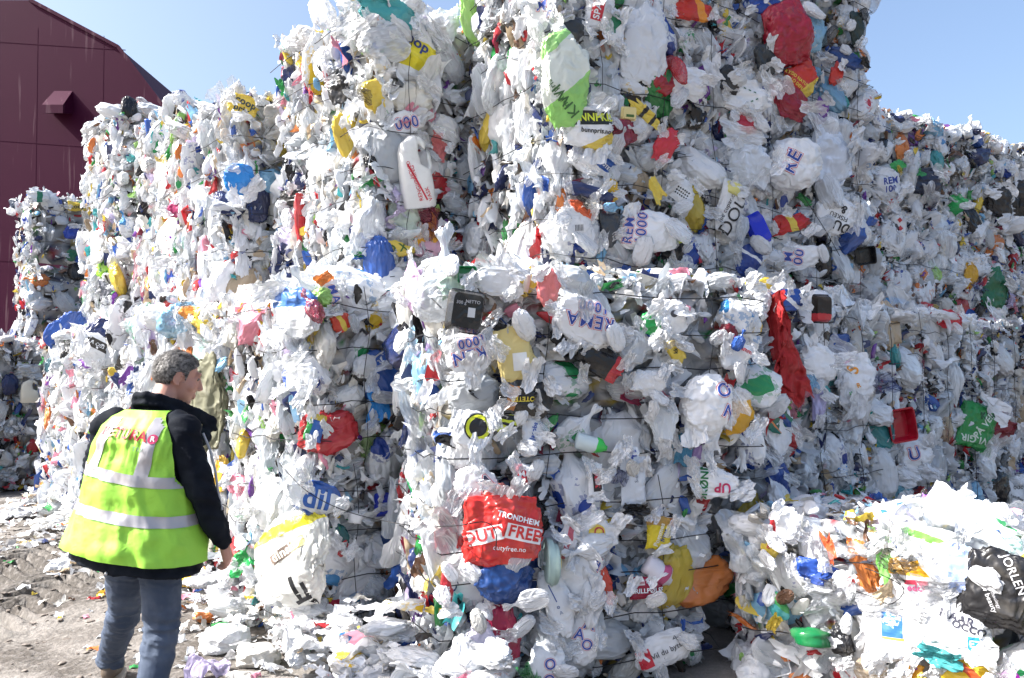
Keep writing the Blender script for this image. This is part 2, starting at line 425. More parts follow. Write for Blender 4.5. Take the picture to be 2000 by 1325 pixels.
# ------------------------------------------------------------------ maroon steel hall
def build_hall():
    Y = 24.0; k = Y / FPX
    def P(px, py): d = ray(px, py); return (d.x / d.y * Y, CAM_H + d.z / d.y * Y)
    m, N, L, out = new_mat("maroon_painted_steel")
    tc = N.new("ShaderNodeTexCoord"); mp = N.new("ShaderNodeMapping"); mp.inputs['Scale'].default_value = (1.3, 1.3, .09); L.new(tc.outputs['Object'], mp.inputs[0])
    t = N.new("ShaderNodeTexNoise"); t.inputs['Scale'].default_value = 5.0; t.inputs['Detail'].default_value = 6; L.new(mp.outputs[0], t.inputs[0])
    mr = N.new("ShaderNodeMapRange"); mr.inputs[1].default_value = .61; mr.inputs[2].default_value = .72; L.new(t.outputs[0], mr.inputs[0])
    t2 = N.new("ShaderNodeTexNoise"); t2.inputs['Scale'].default_value = .7; t2.inputs['Detail'].default_value = 5; L.new(tc.outputs['Object'], t2.inputs[0])
    t3 = N.new("ShaderNodeTexNoise"); t3.inputs['Scale'].default_value = 60; L.new(tc.outputs['Object'], t3.inputs[0])
    c = mix_col(N, L, t2.outputs[0], (.038, .0022, .018), (.050, .0034, .024))
    c = mix_col(N, L, math_n(N, L, 'MULTIPLY', t3.outputs[0], .25), c, (.034, .006, .018))
    c = mix_col(N, L, math_n(N, L, 'MULTIPLY', mr.outputs[0], .28), c, (.30, .20, .22))
    p = N.new("ShaderNodeBsdfPrincipled"); p.inputs['Roughness'].default_value = .6; p.inputs['Specular IOR Level'].default_value = .1; L.new(c, p.inputs['Base Color']); L.new(p.outputs[0], out.inputs[0])
    root = link("steel_hall", None); root.location = (-14, Y, 0)
    tag(root, "maroon painted steel hall with chamfered roofline and a vent hood", "building")
    pr = [P(330, 222), P(231, 92), P(58, 0)]
    cx = -18.5
    outline = [(P(420, 340)[0], 0), P(420, 340)] + pr + [(2 * cx - x, z) for x, z in reversed(pr)] + [(2 * cx - P(420, 340)[0], P(420, 340)[1]), (2 * cx - P(420, 340)[0], 0)]
    n = len(outline)
    V = [(x + 14, 0, z) for x, z in outline] + [(x + 14, 14, z) for x, z in outline]
    me = bpy.data.meshes.new("wall"); me.from_pydata(V, [], [tuple(range(n)), tuple(range(2 * n - 1, n - 1, -1))] + [(i, n + i, n + (i + 1) % n, (i + 1) % n) for i in range(n)])
    link("wall", me, root, [m])
    bm = bmesh.new()                                          # roof edge cap and plate seams standing proud
    def bar(a, b, r, d):
        a, b = Vector((a[0] + 14, -d, a[1])), Vector((b[0] + 14, -d, b[1])); t_ = (b - a); nrm = Vector((-t_.z, 0, t_.x)).normalized() * r
        vs_ = [bm.verts.new(q + Vector((0, dy, 0))) for dy in (0, d + .02) for q in (a - nrm, b - nrm, b + nrm, a + nrm)]
        for f in ((0, 1, 2, 3), (7, 6, 5, 4), (0, 4, 5, 1), (1, 5, 6, 2), (2, 6, 7, 3), (3, 7, 4, 0)): bm.faces.new([vs_[i] for i in f])
    for a, b in zip([P(420, 340)] + pr[:-1], pr): bar(a, b, .05, .05)
    me = bpy.data.meshes.new("roof_edge"); bm.to_mesh(me); bm.free(); link("roof_edge", me, root, [m])
    bm = bmesh.new()
    for a, b in (((-420, 55), (245, 98)), ((-420, 245), (420, 305)), ((-420, 500), (420, 520))): bar(P(*a), P(*b), .009, .006)
    for x in (76, 205, -60): bar(P(x - 2, 55 if x < 100 else 70), P(x - 14, 900), .004, .004)
    me = bpy.data.meshes.new("plate_seam"); bm.to_mesh(me); bm.free(); link("plate_seam", me, root, [m])
    bm = bmesh.new()                                          # vent hood: a sloping cowl, open below
    x0, z1 = P(106, 178); x1, z0 = P(140, 233); d = .55
    pts = [(x0, 0, z1), (x1, 0, z1), (x1 + .04, -d, z0 + .25), (x0 - .04, -d, z0 + .25), (x0 - .04, -d, z0), (x1 + .04, -d, z0), (x1 + .04, -.01, z0 + .16), (x0 - .04, -.01, z0 + .16)]
    vs_ = [bm.verts.new((a + 14, b, c_)) for a, b, c_ in pts]
    for f in ((0, 3, 2, 1), (3, 4, 5, 2), (0, 7, 4, 3), (1, 2, 5, 6), (4, 7, 6, 5)): bm.faces.new([vs_[i] for i in f])
    me = bpy.data.meshes.new("vent_hood"); bm.to_mesh(me); bm.free(); link("vent_hood", me, root, [m])
build_hall()

# ------------------------------------------------------------------ bales
BALES = []      # (inverse matrix, half sizes, object) for finding where a sight line meets a bale

def edge_drop(u, v, wu, wv):
    """bale faces bulge: fall back towards the edges"""
    du = np.minimum(u + wu / 2, wu / 2 - u); dv = np.minimum(v + wv / 2, wv / 2 - v)
    return -0.11 * np.clip(1 - du / .16, 0, 1) ** 2 - 0.065 * np.clip(1 - dv / .16, 0, 1) ** 2

def face_frames(wF, wL, h):
    ex, ey, ez = Vector((1, 0, 0)), Vector((0, 1, 0)), Vector((0, 0, 1))
    return {'F': (Vector((0, -wL / 2, h / 2)), ex, ez, -ey, wF, h), 'L': (Vector((-wF / 2, 0, h / 2)), -ey, ez, -ex, wL, h),
            'R': (Vector((wF / 2, 0, h / 2)), ey, ez, ex, wL, h), 'T': (Vector((0, 0, h)), ex, ey, ez, wF, wL)}

def orient(t, k, n, style, rnd, loose):
    if style == 'edge':                                     # pressed layers seen edge-on: thin direction runs sideways
        z = (t + n * rnd.uniform(-.5, .5) + k * rnd.uniform(-.35, .35)).normalized(); x = (k + t * rnd.uniform(-.3, .3) + n * rnd.uniform(-.5, .5))
    else:
        z = (n + t * rnd.uniform(-loose, loose) + k * rnd.uniform(-loose, loose)).normalized()
        a = rnd.uniform(0, 2 * math.pi); x = t * math.cos(a) + k * math.sin(a)
    x = (x - z * x.dot(z)).normalized(); y = z.cross(x)
    return Matrix((x, y, z)).transposed()

def bale(P, th, wF, wL, z0, h, label, faces, n_bags, n_scrap, shade, group="bales of pressed plastic waste stacked in the yard", wires=5, far=False):
    th = math.radians(th); ef, el = Vector((math.cos(th), math.sin(th), 0)), Vector((-math.sin(th), math.cos(th), 0))
    ctr = Vector((P[0], P[1], z0)) + ef * wF / 2 + el * wL / 2
    rnd = random.Random(hash((round(P[0], 2), round(P[1], 2), z0)) & 0xffff)
    jit = math.radians(rnd.uniform(-1.5, 1.5))
    root = link("plastic_bale", None); root.location = ctr; root.rotation_euler = (0, 0, th + jit); root.empty_display_size = .3
    tag(root, label, "bale", group)
    M = Matrix.Translation(ctr) @ Matrix.Rotation(th + jit, 4, 'Z')
    BALES.append((M.inverted(), (wF / 2, wL / 2, h), root, M))
    # the pressed body
    n = 12 if far else 34
    V, F = grid(n, n); VV, FF = [], []
    for o, t, k, nn, wu, wv in list(face_frames(wF, wL, h).values()):
        u, v = V[:, 0] * wu, V[:, 1] * wv
        base = np.array(o) + np.outer(u, np.array(t)) + np.outer(v, np.array(k))
        e = edge_drop(u, v, wu, wv) - .07
        ins = np.array(nn)[None] * e[:, None]
        inward = (np.array([0, 0, h / 2]) - base) * np.clip(-e[:, None] - .07, 0, 1) * .35
        VV.append(base + ins + inward); FF.append(F + len(V) * len(FF))
    VV = np.concatenate(VV)
    VV = VV + .065 * np.stack([fbm(VV * 12 + 3 * q + ctr.x * 7, 50 + q, 2) for q in range(3)], 1)
    cell = _hash(*(np.floor(VV[:, i] * 16 + 2 * vnoise(VV * 11, 90 + i)).astype(np.int64) for i in range(3)), 5)
    cc = np.array(PAL_CORE[0])[np.searchsorted(np.cumsum(PAL_CORE[1]), np.clip(cell * .5 + .5, 0, .9999))]
    link("pressed_body", np_mesh("pressed_body", VV, np.concatenate(FF), col=cc * (.5 if shade else .65)), root, [MAT['scrap']])  # tint darkened: shade of the gaps put into its colour
    fr = face_frames(wF, wL, h)
    ntot = sum(fr[f][4] * fr[f][5] for f, s in faces)
    zw = [h * (q + .6) / (wires + .2) - h / 2 for q in range(wires)]
    def pinch(v, f): return 0 if f == 'T' else .045 * max(math.exp(-((v - z) / .05) ** 2) for z in zw)      # tight wires bite in
    # bags, sheets and bottles one can tell apart
    for f, style in faces:
        o, t, k, nn, wu, wv = fr[f]; nb = int(round(n_bags * wu * wv / ntot)); nb = max(nb, 4)
        cols = max(1, int(math.sqrt(nb * wu / wv))); rows = max(1, nb // cols)
        for i in range(cols):
            for j in range(rows):
                u = (i + rnd.uniform(.05, .95)) / cols * wu - wu / 2; v = (j + rnd.uniform(.05, .95)) / rows * wv - wv / 2
                sty = style
                if style == 'edge' and rnd.random() < .30: sty = 'flat'
                s = rnd.choice((rnd.uniform(.17, .27), rnd.uniform(.24, .40))) if sty == 'flat' else rnd.choice((rnd.uniform(.14, .24), rnd.uniform(.22, .40)))
                if not far: s *= 1.12
                q = rnd.random()
                pi = rnd.randrange(15) if q < .62 else (15 + rnd.randrange(8) if q < .955 else (23 if q < .985 else 24))
                if pi < 15 and s < .22 and rnd.random() < .65: pi = 15 + rnd.randrange(8)
                if pi >= 23: s *= .7; sty = 'flat'
                w_ = float(edge_drop(np.array([u]), np.array([v]), wu, wv)[0]) + rnd.uniform(-.06, .02) - pinch(v, f)
                pos = o + t * u + k * v + nn * w_
                mk = 'bag'
                if pi >= 15 and pi < 23 and rnd.random() < .8: mk = 'film'
                elif pi < 15: mk = 'print' if rnd.random() < .30 else ('film' if rnd.random() < (.30 if sty == 'flat' else .22) else 'bag')
                c = pick(PAL_SHADE if shade else PAL_LIT, 1)[0] * rnd.uniform(.78 if shade else .92, 1.05)  # shaded bales get a lower tint, shade put into bag colour
                if mk == 'print': c = np.array(COL['white'])
                if mk == 'film' and rnd.random() < .85: c = np.array((.72, .76, .80))
                me = proto_mesh(pi, mk)
                ob = bpy.data.objects.new(PROTO[pi][0], me); C.objects.link(ob); ob.parent = root
                asp = (1, rnd.uniform(.7, 1.15), rnd.uniform(.8, 1.25)) if sty == 'flat' else (1.15, rnd.uniform(.55, .95), rnd.uniform(.3, .65))
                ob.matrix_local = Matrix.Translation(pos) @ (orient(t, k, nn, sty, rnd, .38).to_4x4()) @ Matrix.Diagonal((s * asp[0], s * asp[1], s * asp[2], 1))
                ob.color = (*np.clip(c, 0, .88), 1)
    # the countless small scraps between them
    VV, FF, CC, MI, base = [], {3: [], 4: []}, [], {3: [], 4: []}, 0
    for f, style in faces:
        o, t, k, nn, wu, wv = fr[f]; ns = int(1.05 * n_scrap * wu * wv / ntot)
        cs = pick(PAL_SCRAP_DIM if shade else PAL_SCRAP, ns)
        for i in range(ns):
            u, v = rnd.uniform(-.5, .5) * wu, rnd.uniform(-.5, .5) * wv
            sty = 'edge' if (style == 'edge' and rnd.random() < .75) else 'flat'
            s = rnd.uniform(.04, .13) * (1.35 if sty == 'edge' else 1)
            w_ = float(edge_drop(np.array([u]), np.array([v]), wu, wv)[0]) + rnd.uniform(-.03, .05) - pinch(v, f)
            Vp, Fp = rnd.choice(FARLOW if far else LOW)
            M3 = orient(t, k, nn, sty, rnd, .7).to_4x4()
            Mx = Matrix.Translation(o + t * u + k * v + nn * w_) @ M3 @ Matrix.Diagonal((s * rnd.uniform(.8, 1.5), s * rnd.uniform(.4, 1), s * rnd.uniform(.5, 1.1), 1))
            VV.append(xf(Vp, Mx)); k_ = Fp.shape[1]; FF[k_].append(Fp + base); base += len(Vp)
            MI[k_].append(np.full(len(Fp), 1 if (k_ == 4 and rnd.random() < .4) else 0)); CC.append(np.repeat(cs[i][None] * rnd.uniform(.9, 1.05), len(Vp), 0))
    fs = [np.concatenate(FF[q]) for q in (3, 4) if FF[q]]; mi = np.concatenate([np.concatenate(MI[q]) for q in (3, 4) if FF[q]])
    me = np_mesh("plastic_scraps", np.concatenate(VV), fs, col=np.clip(np.concatenate(CC), 0, .88), midx=mi)
    tag(link("plastic_scraps", me, root, [MAT['scrap'], MAT['scrapfilm']]), kind="stuff")
    # tying wires
    for wi in range(wires):
        z = h * (wi + .6) / (wires + .2) + rnd.uniform(-.04, .04)
        a, b = wF / 2, wL / 2; pts = []
        path = [(-a, b), (-a, -b), (a, -b), (a, b)]
        for (xa, ya), (xb, yb) in zip(path[:-1], path[1:]):
            for q in range(9):
                tt = q / 9; pts.append((xa + (xb - xa) * tt, ya + (yb - ya) * tt))
        off = rnd.uniform(.04, .065); sl_ = rnd.uniform(-.05, .05)
        out = []
        for q, (x, y) in enumerate(pts):
            d = Vector((x / a, y / b, 0)); d = d / max(abs(d.x), abs(d.y)); e = (1 - .05 * (abs(d.x) > .9 and abs(d.y) > .9))
            out.append(Vector((math.copysign(abs(x) * e + off * (abs(d.x) > .99), x), math.copysign(abs(y) * e + off * (abs(d.y) > .99), y), z + sl_ * x + .012 * math.sin(q * 1.7 + wi) + rnd.uniform(-.008, .008))))
        Vt, Ft = tube(out, .0033)
        link("binding_wire", np_mesh("binding_wire", Vt, Ft), root, [WIRE])
    if wires > 3 and any(f == 'F' for f, s in faces):
        for q in (-.25, .27):
            x0 = q * wF + rnd.uniform(-.06, .06)
            Vt, Ft = tube([(x0 + .02 * math.sin(j * 1.3), -wL / 2 - .06 - .02 * math.sin(j / 8 * math.pi) * rnd.uniform(.5, 1.5), h * j / 8) for j in range(9)], .0026)
            link("binding_wire", np_mesh("binding_wire", Vt, Ft), root, [WIRE])
    return root

C0 = Vector((-.345, 4.25)); uL = Vector((-.669, .743)); uR = Vector((.743, .669))
def AB(a, b): v = C0 + uL * a + uR * b; return (v.x, v.y)
TIER = ("bottom", "second", "third", "fourth", "fifth")
def column(P, th, wF, wL, zs, what, faces, nb, ns, shade, skip_top=True, **k):
    """zs: bale edges in height; what: a phrase that places the column"""
    first = k.pop('first', 0)
    for i in range(len(zs) - 1):
        f = [q for q in faces if q[0] != 'T' or i == len(zs) - 2]
        kk = dict(k)
        if callable(kk.get('adj')): pass
        bale(P, th, wF, wL, zs[i], zs[i + 1] - zs[i], "%s plastic bale, %s" % (TIER[i + first], what), f, nb, ns, shade, **kk)

LT = [0, 1.13, 2.26]
FL = [('F', 'flat'), ('L', 'edge'), ('T', 'flat')]
# front bales at the near corner
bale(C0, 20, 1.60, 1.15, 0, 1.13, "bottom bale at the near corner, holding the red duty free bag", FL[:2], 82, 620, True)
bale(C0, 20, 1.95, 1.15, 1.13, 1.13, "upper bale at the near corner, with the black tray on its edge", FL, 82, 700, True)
# lower tiers along the sunlit side, from the corner to behind the man
lows = [(1.22, -.12, "beside the near corner, with the big knotted shop bag"), (2.42, 0, "directly right of the man"), (3.62, -.06, "straight behind the man"),
        (4.82, .03, "just left of the man"), (6.02, -.04, "second from its far left end"), (7.25, -.05, "at its far left end")]
for a, b, what in lows:
    d = AB(a, b)[1]
    column(AB(a, b), 42, 1.2, 1.12, LT, "lower wall row, " + what, FL, 84 if d < 7 else 64, 560 if d < 7 else 420, False, wires=4)
# upper tiers along the sunlit side, set back
column(AB(1.75, .62), 42, 1.3, 1.58, [2.26, 3.4, 4.55], "tall column holding the detergent jug", FL, 84, 620, False, wires=4, first=2)
column(AB(3.40, .30), 42, 1.2, 1.55, [2.3, 3.3, 4.2], "column with the shiny blue bag, above the man", FL, 80, 520, False, wires=3, first=2)
column(AB(4.98, .42), 42, 1.2, 1.55, [2.3, 3.4, 4.56], "upper column second from the hall end", FL, 66, 460, False, wires=3, first=2)
column(AB(6.55, .28), 42, 1.2, 1.45, [2.3, 3.6, 4.9], "upper column nearest the maroon hall", FL, 60, 420, False, wires=3, first=2)
# the tall block set back above the near corner
e32 = Vector((math.cos(math.radians(32)), math.sin(math.radians(32))))
for i, what in enumerate(("tall block, at its sunlit edge", "tall block, middle column", "tall block, column against the sky")):
    p = Vector((.29, 5.5)) + e32 * 1.17 * i
    f = ([('F', 'flat'), ('L', 'edge')] if i == 0 else [('F', 'flat')]) + ([('R', 'flat')] if i == 2 else []) + [('T', 'flat')]
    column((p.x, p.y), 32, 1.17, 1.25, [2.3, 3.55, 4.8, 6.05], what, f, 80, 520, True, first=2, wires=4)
# lower row running off to the right in the shade
for i, what in enumerate(("left of the hanging red net", "below and right of the red net", "behind the sunlit front bale", "with the green shop bag", "at the right edge of the picture")):
    p = Vector((1.55, 5.45)) + uR * 1.2 * i
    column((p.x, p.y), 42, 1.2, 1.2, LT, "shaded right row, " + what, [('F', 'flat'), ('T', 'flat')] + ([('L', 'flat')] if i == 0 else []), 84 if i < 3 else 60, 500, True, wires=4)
# rear stack against the sky on the right
e35 = Vector((math.cos(math.radians(35)), math.sin(math.radians(35))))
for i, what in enumerate(("next to the tall block", "second from the tall block", "with the orange scrap", "at its end under the black bags")):
    p = Vector((3.55, 8.75)) + e35 * 1.2 * i
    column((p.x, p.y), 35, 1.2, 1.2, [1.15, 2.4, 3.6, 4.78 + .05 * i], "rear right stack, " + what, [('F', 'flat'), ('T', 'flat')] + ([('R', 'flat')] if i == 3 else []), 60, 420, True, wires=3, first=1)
# far stack in the shade by the hall
for i in range(3):
    p = Vector((-7.70, 13.05)) + uR * 1.2 * i
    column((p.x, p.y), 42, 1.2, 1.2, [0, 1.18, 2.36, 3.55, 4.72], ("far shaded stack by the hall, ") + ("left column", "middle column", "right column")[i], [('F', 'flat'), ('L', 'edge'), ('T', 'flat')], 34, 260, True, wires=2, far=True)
for i in range(2):
    p = Vector((-8.3, 11.5)) + uR * 1.2 * i
    column((p.x, p.y), 42, 1.2, 1.2, LT, "low far pile at the left edge, " + ("left column", "right column")[i], [('F', 'flat'), ('L', 'edge'), ('T', 'flat')], 38, 280, True, wires=2, far=True)
# sunlit low bale in front at the right
e_r = math.degrees(math.atan2(3.9 - 4.75, 2.3 - 1.25))
p = Vector((1.25, 4.75)); d_ = Vector((math.cos(math.radians(e_r)), math.sin(math.radians(e_r))))
bale(p, e_r, 1.35, 1.15, -.26, 1.15, "low sunlit bale in front on the right, with the green bag on top", [('F', 'flat'), ('L', 'flat'), ('T', 'flat')], 80, 560, False, wires=3)
p2 = p + d_ * 1.38
bale(p2, e_r, 1.2, 1.15, -.30, 1.15, "low sunlit bale cut off by the right edge of the picture", [('F', 'flat'), ('T', 'flat')], 60, 420, False, wires=3)

def hit(px, py):
    """where the sight line through a point of the photograph meets the bales: (point, outward normal, right, up, distance)"""
    d = ray(px, py); o = Vector((0, 0, CAM_H)); best = None
    for Mi, (a, b, h), root, M in BALES:
        lo = Mi @ o; ld = Mi.to_3x3() @ d; t0, t1, ax = -1e9, 1e9, None
        for i, (mn, mx) in enumerate(((-a, a), (-b, b), (0, h))):
            if abs(ld[i]) < 1e-9:
                if lo[i] < mn or lo[i] > mx: t0 = 1e9
                continue
            ta, tb = (mn - lo[i]) / ld[i], (mx - lo[i]) / ld[i]; sg = -1
            if ta > tb: ta, tb, sg = tb, ta, 1
            if ta > t0: t0, ax = ta, (i, sg)
            t1 = min(t1, tb)
        if t0 <= t1 and t0 > 0 and (best is None or t0 < best[0]): best = (t0, ax, M, root)
    if best is None: return None
    t0, (i, sg), M, root = best
    n = Vector((0, 0, 0)); n[i] = sg; n = (M.to_3x3() @ n).normalized()
    return o + d * t0, n, t0 * d.y, root

# ------------------------------------------------------------------ single pieces caught in the bales' faces
def zone_mat(name, base, zones=(), translucent=.2, rough=.32, film=False, clear=.4, crease=(13, .02)):
    """plastic of one colour with printed zones; zone = (angle, from, to, colour) in metres across the piece"""
    m, N, L, out = new_mat(name)
    tc = N.new("ShaderNodeTexCoord"); sp = N.new("ShaderNodeSeparateXYZ"); L.new(tc.outputs['Object'], sp.inputs[0])
    nz = N.new("ShaderNodeTexNoise"); nz.inputs['Scale'].default_value = 14; nz.inputs['Detail'].default_value = 2; L.new(tc.outputs['Object'], nz.inputs[0])
    wob = math_n(N, L, 'MULTIPLY', math_n(N, L, 'SUBTRACT', nz.outputs[0], .5), .03)
    dirt = N.new("ShaderNodeTexNoise"); dirt.inputs['Scale'].default_value = 9; dirt.inputs['Detail'].default_value = 5; L.new(tc.outputs['Object'], dirt.inputs[0])
    rgb = N.new("ShaderNodeRGB"); rgb.outputs[0].default_value = (*base, 1); col = rgb.outputs[0]
    for ang, lo, hi, c in zones:
        a = math.radians(ang)
        d = math_n(N, L, 'ADD', math_n(N, L, 'MULTIPLY', sp.outputs[0], math.cos(a)), math_n(N, L, 'MULTIPLY', sp.outputs[1], math.sin(a)))
        d = math_n(N, L, 'ADD', d, wob)
        f = math_n(N, L, 'MULTIPLY', math_n(N, L, 'GREATER_THAN', d, lo), math_n(N, L, 'LESS_THAN', d, hi))
        col = mix_col(N, L, f, col, c)
    col = mix_col(N, L, math_n(N, L, 'MULTIPLY', math_n(N, L, 'SUBTRACT', dirt.outputs[0], .52, True), .8, True), col, (.28, .25, .2))
    nrm = wrinkle(N, L, crease[0], crease[1], 'obj', 1.0)
    if film: film_surface(N, L, out, col, nrm, clear)
    else: plastic_surface(N, L, out, col, nrm, translucent, rough)
    return m

INK = {}
def ink(c):
    k = tuple(round(x, 3) for x in c)
    if k not in INK: INK[k] = simple_mat("printing_ink", c, .45)
    return INK[k]

def text_mesh(s, height, fat=0.0, track=1.0, shear=0.0):
    cu = bpy.data.curves.new("lettering", 'FONT'); cu.body = s; cu.align_x = 'CENTER'; cu.align_y = 'CENTER'; cu.size = 1.0
    cu.offset = fat; cu.space_character = track; cu.shear = shear; cu.resolution_u = 4
    o = bpy.data.objects.new("lettering", cu); SC.collection.objects.link(o)
    me = bpy.data.meshes.new_from_object(o.evaluated_get(bpy.context.evaluated_depsgraph_get()))
    bpy.data.objects.remove(o); bpy.data.curves.remove(cu)
    bm = bmesh.new(); bm.from_mesh(me); bpy.data.meshes.remove(me)
    bmesh.ops.triangulate(bm, faces=bm.faces)
    for v in bm.verts: v.co *= height / .72
    for _ in range(4):
        es = [e for e in bm.edges if e.calc_length() > max(height * .16, .006)]
        if not es: break
        bmesh.ops.subdivide_edges(bm, edges=es, cuts=1)
        bmesh.ops.triangulate(bm, faces=bm.faces)
    return bm

def rect_mesh(wd, ht, n=10):
    bm = bmesh.new(); bmesh.ops.create_grid(bm, x_segments=n, y_segments=n, size=.5)
    for v in bm.verts: v.co.x *= wd; v.co.y *= ht
    bmesh.ops.triangulate(bm, faces=bm.faces); return bm

def disc_mesh(r, r2=0.0, n=28):
    bm = bmesh.new(); ks = 5; prev = None
    for j in range(ks):
        rr = r2 + (r - r2) * j / (ks - 1)
        ring = [bm.verts.new((rr * math.cos(2 * math.pi * k / n), rr * math.sin(2 * math.pi * k / n), 0)) for k in range(n)]
        if prev:
            for k in range(n): bm.faces.new((prev[k], prev[(k + 1) % n], ring[(k + 1) % n], ring[k]))
        prev = ring
    bmesh.ops.triangulate(bm, faces=bm.faces); return bm

def press(bm, tree, cx, cy, rot, lift, flip=False, shear=0.0):
    """lay flat print onto the front of a piece"""
    a = math.radians(rot); bad = []
    for v in bm.verts:
        x, y = v.co.x * (-1 if flip else 1), v.co.y
        p = Vector((cx + x * math.cos(a) - y * math.sin(a), cy + x * math.sin(a) + y * math.cos(a), 2.0))
        h = tree.ray_cast(p, Vector((0, 0, -1)))
        if h[0] is None: bad.append(v)
        else: v.co = h[0] + Vector((0, 0, lift))
    bmesh.ops.delete(bm, geom=bad, context='VERTS')

def add_print(hero, bm, cx, cy, rot, col, lift=.003, name="lettering", tree=None):
    tree = tree or hero_tree[hero.name]
    press(bm, tree, cx, cy, rot, lift)
    me = bpy.data.meshes.new(name); bm.to_mesh(me); bm.free()
    return link(name, me, hero, [ink(col)])

hero_tree = {}
BLU, RD = (.02, .05, .30), (.55, .03, .05)
HERO_N = [0]
def hero(px, py, wpx, hpx, label, col, kind='bag', name="plastic_bag", cat="plastic bag", roll=0, zones=(), texts=(), out=.07, thick=.34, film=False, amp=.2, face=.45, knot=False, taper=0.0, clear=.4, group=None, rough=.32, tr=.12, seed=None, form='lump'):
    h = hit(px, py)
    if h is None: print("no bale behind", label); return None
    p, n, depth, root = h; HERO_N[0] += 1; seed = seed or 500 + HERO_N[0]
    to = (Vector((0, 0, CAM_H)) - p).normalized(); nn = (n * (1 - face) + to * face).normalized()
    x = Vector((0, 0, 1)).cross(nn).normalized(); y = nn.cross(x); x = -x if x.x < 0 else x; y = nn.cross(x)
    Rm = Matrix((x, y, nn)).transposed().to_4x4() @ Matrix.Rotation(math.radians(roll), 4, 'Z')
    w_, h_ = wpx * depth / FPX, hpx * depth / FPX; t_ = thick * min(w_, h_)
    extra = []
    if kind == 'bag': V, F = bag_shape(seed, 6 if max(wpx, hpx) > 55 else 5, amp + .05, .5, knot)
    elif kind == 'sheet': V, F = sheet_shape(seed, 6, amp * .7, .95, 4, .5)
    elif kind == 'bottle': V, F = bottle_shape(seed)
    elif kind == 'tray': V, F = tub_shape()
    elif kind == 'tubback': V, F = tub_shape(); V = V * np.array([1, 1, -1]); F = [f[:, ::-1] for f in F]
    elif kind == 'jug': V, F = jug_shape()
    elif kind == 'ribbon': V, F = sheet_shape(seed, 6, amp * .5, .95, 3, .3)
    if kind in ('bag', 'sheet', 'ribbon'):
        lo, hi = V.min(0), V.max(0); V = (V - (lo + hi) / 2) / (hi - lo)
        rs = np.random.default_rng(seed + 3)                             # uneven outline with pulled-out corners
        k1, k2, k3 = {'lump': (.18, .05, 1), 'plain': (.08, .03, .25), 'rect': (.05, .02, .2)}[form]
        th = np.arctan2(V[:, 1], V[:, 0]); q = np.stack([np.cos(th) * 1.3, np.sin(th) * 1.3, np.full(len(V), seed * .37)], 1)
        rad = np.clip(np.hypot(V[:, 0], V[:, 1]) * 2, 0, 1); g = 1 + k1 * vnoise(q, seed) + k2 * vnoise(q * 4, seed + 1)
        for _ in range(rs.integers(2, 5)):
            a0 = rs.uniform(-math.pi, math.pi); dd = np.angle(np.exp(1j * (th - a0)))
            g = g + k3 * rs.uniform(.08, .26) * np.exp(-(dd / rs.uniform(.10, .3)) ** 2) * rad ** 2
        if form == 'rect': g = g * (1 + (1 / np.maximum(np.abs(np.cos(th)), np.abs(np.sin(th))) - 1) * .85 * rad)
        V[:, 0] *= g; V[:, 1] *= g; V[:, 2] += (.22 * vnoise(V * 3.3 + seed, seed + 6) + .10 * vnoise(V * 8 + seed, seed + 7)) * (1 if form == 'lump' else .45)
        lo, hi = V.min(0), V.max(0); V = (V - (lo + hi) / 2) / (hi - lo) * np.array([1.12, 1.12, 1])
        if taper: V[:, 0] *= 1 - taper * (V[:, 1] + .5)
        V = V * np.array([w_, h_, t_ if kind == 'bag' else t_ * .9])
    elif kind == 'bottle':
        lo, hi = V.min(0), V.max(0); V = (V - (lo + hi) / 2) / (hi - lo) * np.array([w_, h_, h_ * .8])
    else: V = V * np.array([w_, h_ / (.72 if kind in ('tray', 'tubback') else 1), min(w_, h_) * 1.2])
    m = zone_mat(name, col, zones_px(zones, w_, h_), tr, rough, film, clear, (13, .02) if kind in ('bag', 'sheet', 'ribbon') else (20, .003))
    o = link(name, np_mesh(name, V, F), None, [m])
    o.matrix_world = Matrix.Translation(p + nn * (out - .035 if kind in ('bag', 'sheet') else out - .02)) @ Rm
    tag(o, label, cat, group)
    if kind in ('bag', 'sheet', 'tubback', 'jug', 'ribbon'):
        o_bm = bmesh.new(); o_bm.from_mesh(o.data); hero_tree[o.name] = BVHTree.FromBMesh(o_bm); o_bm.free()
    # neighbours that overlap its rim, parts of the bale it is pressed into
    if kind in ('bag', 'sheet') and out < .2 and root is not None and max(wpx, hpx) < 130:
        rr = random.Random(seed); Mi = root.matrix_basis.inverted() if False else (Matrix.Translation(root.location) @ Matrix.Rotation(root.rotation_euler.z, 4, 'Z')).inverted()
        a0 = rr.uniform(0, 6.28)
        for q in range(3 if max(wpx, hpx) > 45 else 2):
            a = a0 + q * 2.1 + rr.uniform(-.4, .4); s_ = max(.09, rr.uniform(.5, .8) * min(w_, h_))
            pos = p + nn * (out + rr.uniform(-.03, .035)) + (x * math.cos(a) * w_ + y * math.sin(a) * h_) * rr.uniform(.50, .60)
            pi = rr.randrange(15) if rr.random() < .2 else 15 + rr.randrange(8); mk = 'film' if rr.random() < .5 else 'bag'
            nb = bpy.data.objects.new(PROTO[pi][0], proto_mesh(pi, mk)); C.objects.link(nb); nb.parent = root
            nb.matrix_local = Mi @ Matrix.Translation(pos) @ orient(x, y, nn, 'flat', rr, .5).to_4x4() @ Matrix.Diagonal((s_ * 1.2, s_, s_ * .8, 1))
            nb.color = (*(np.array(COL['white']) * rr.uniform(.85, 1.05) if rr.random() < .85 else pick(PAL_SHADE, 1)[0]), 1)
    k = depth / FPX
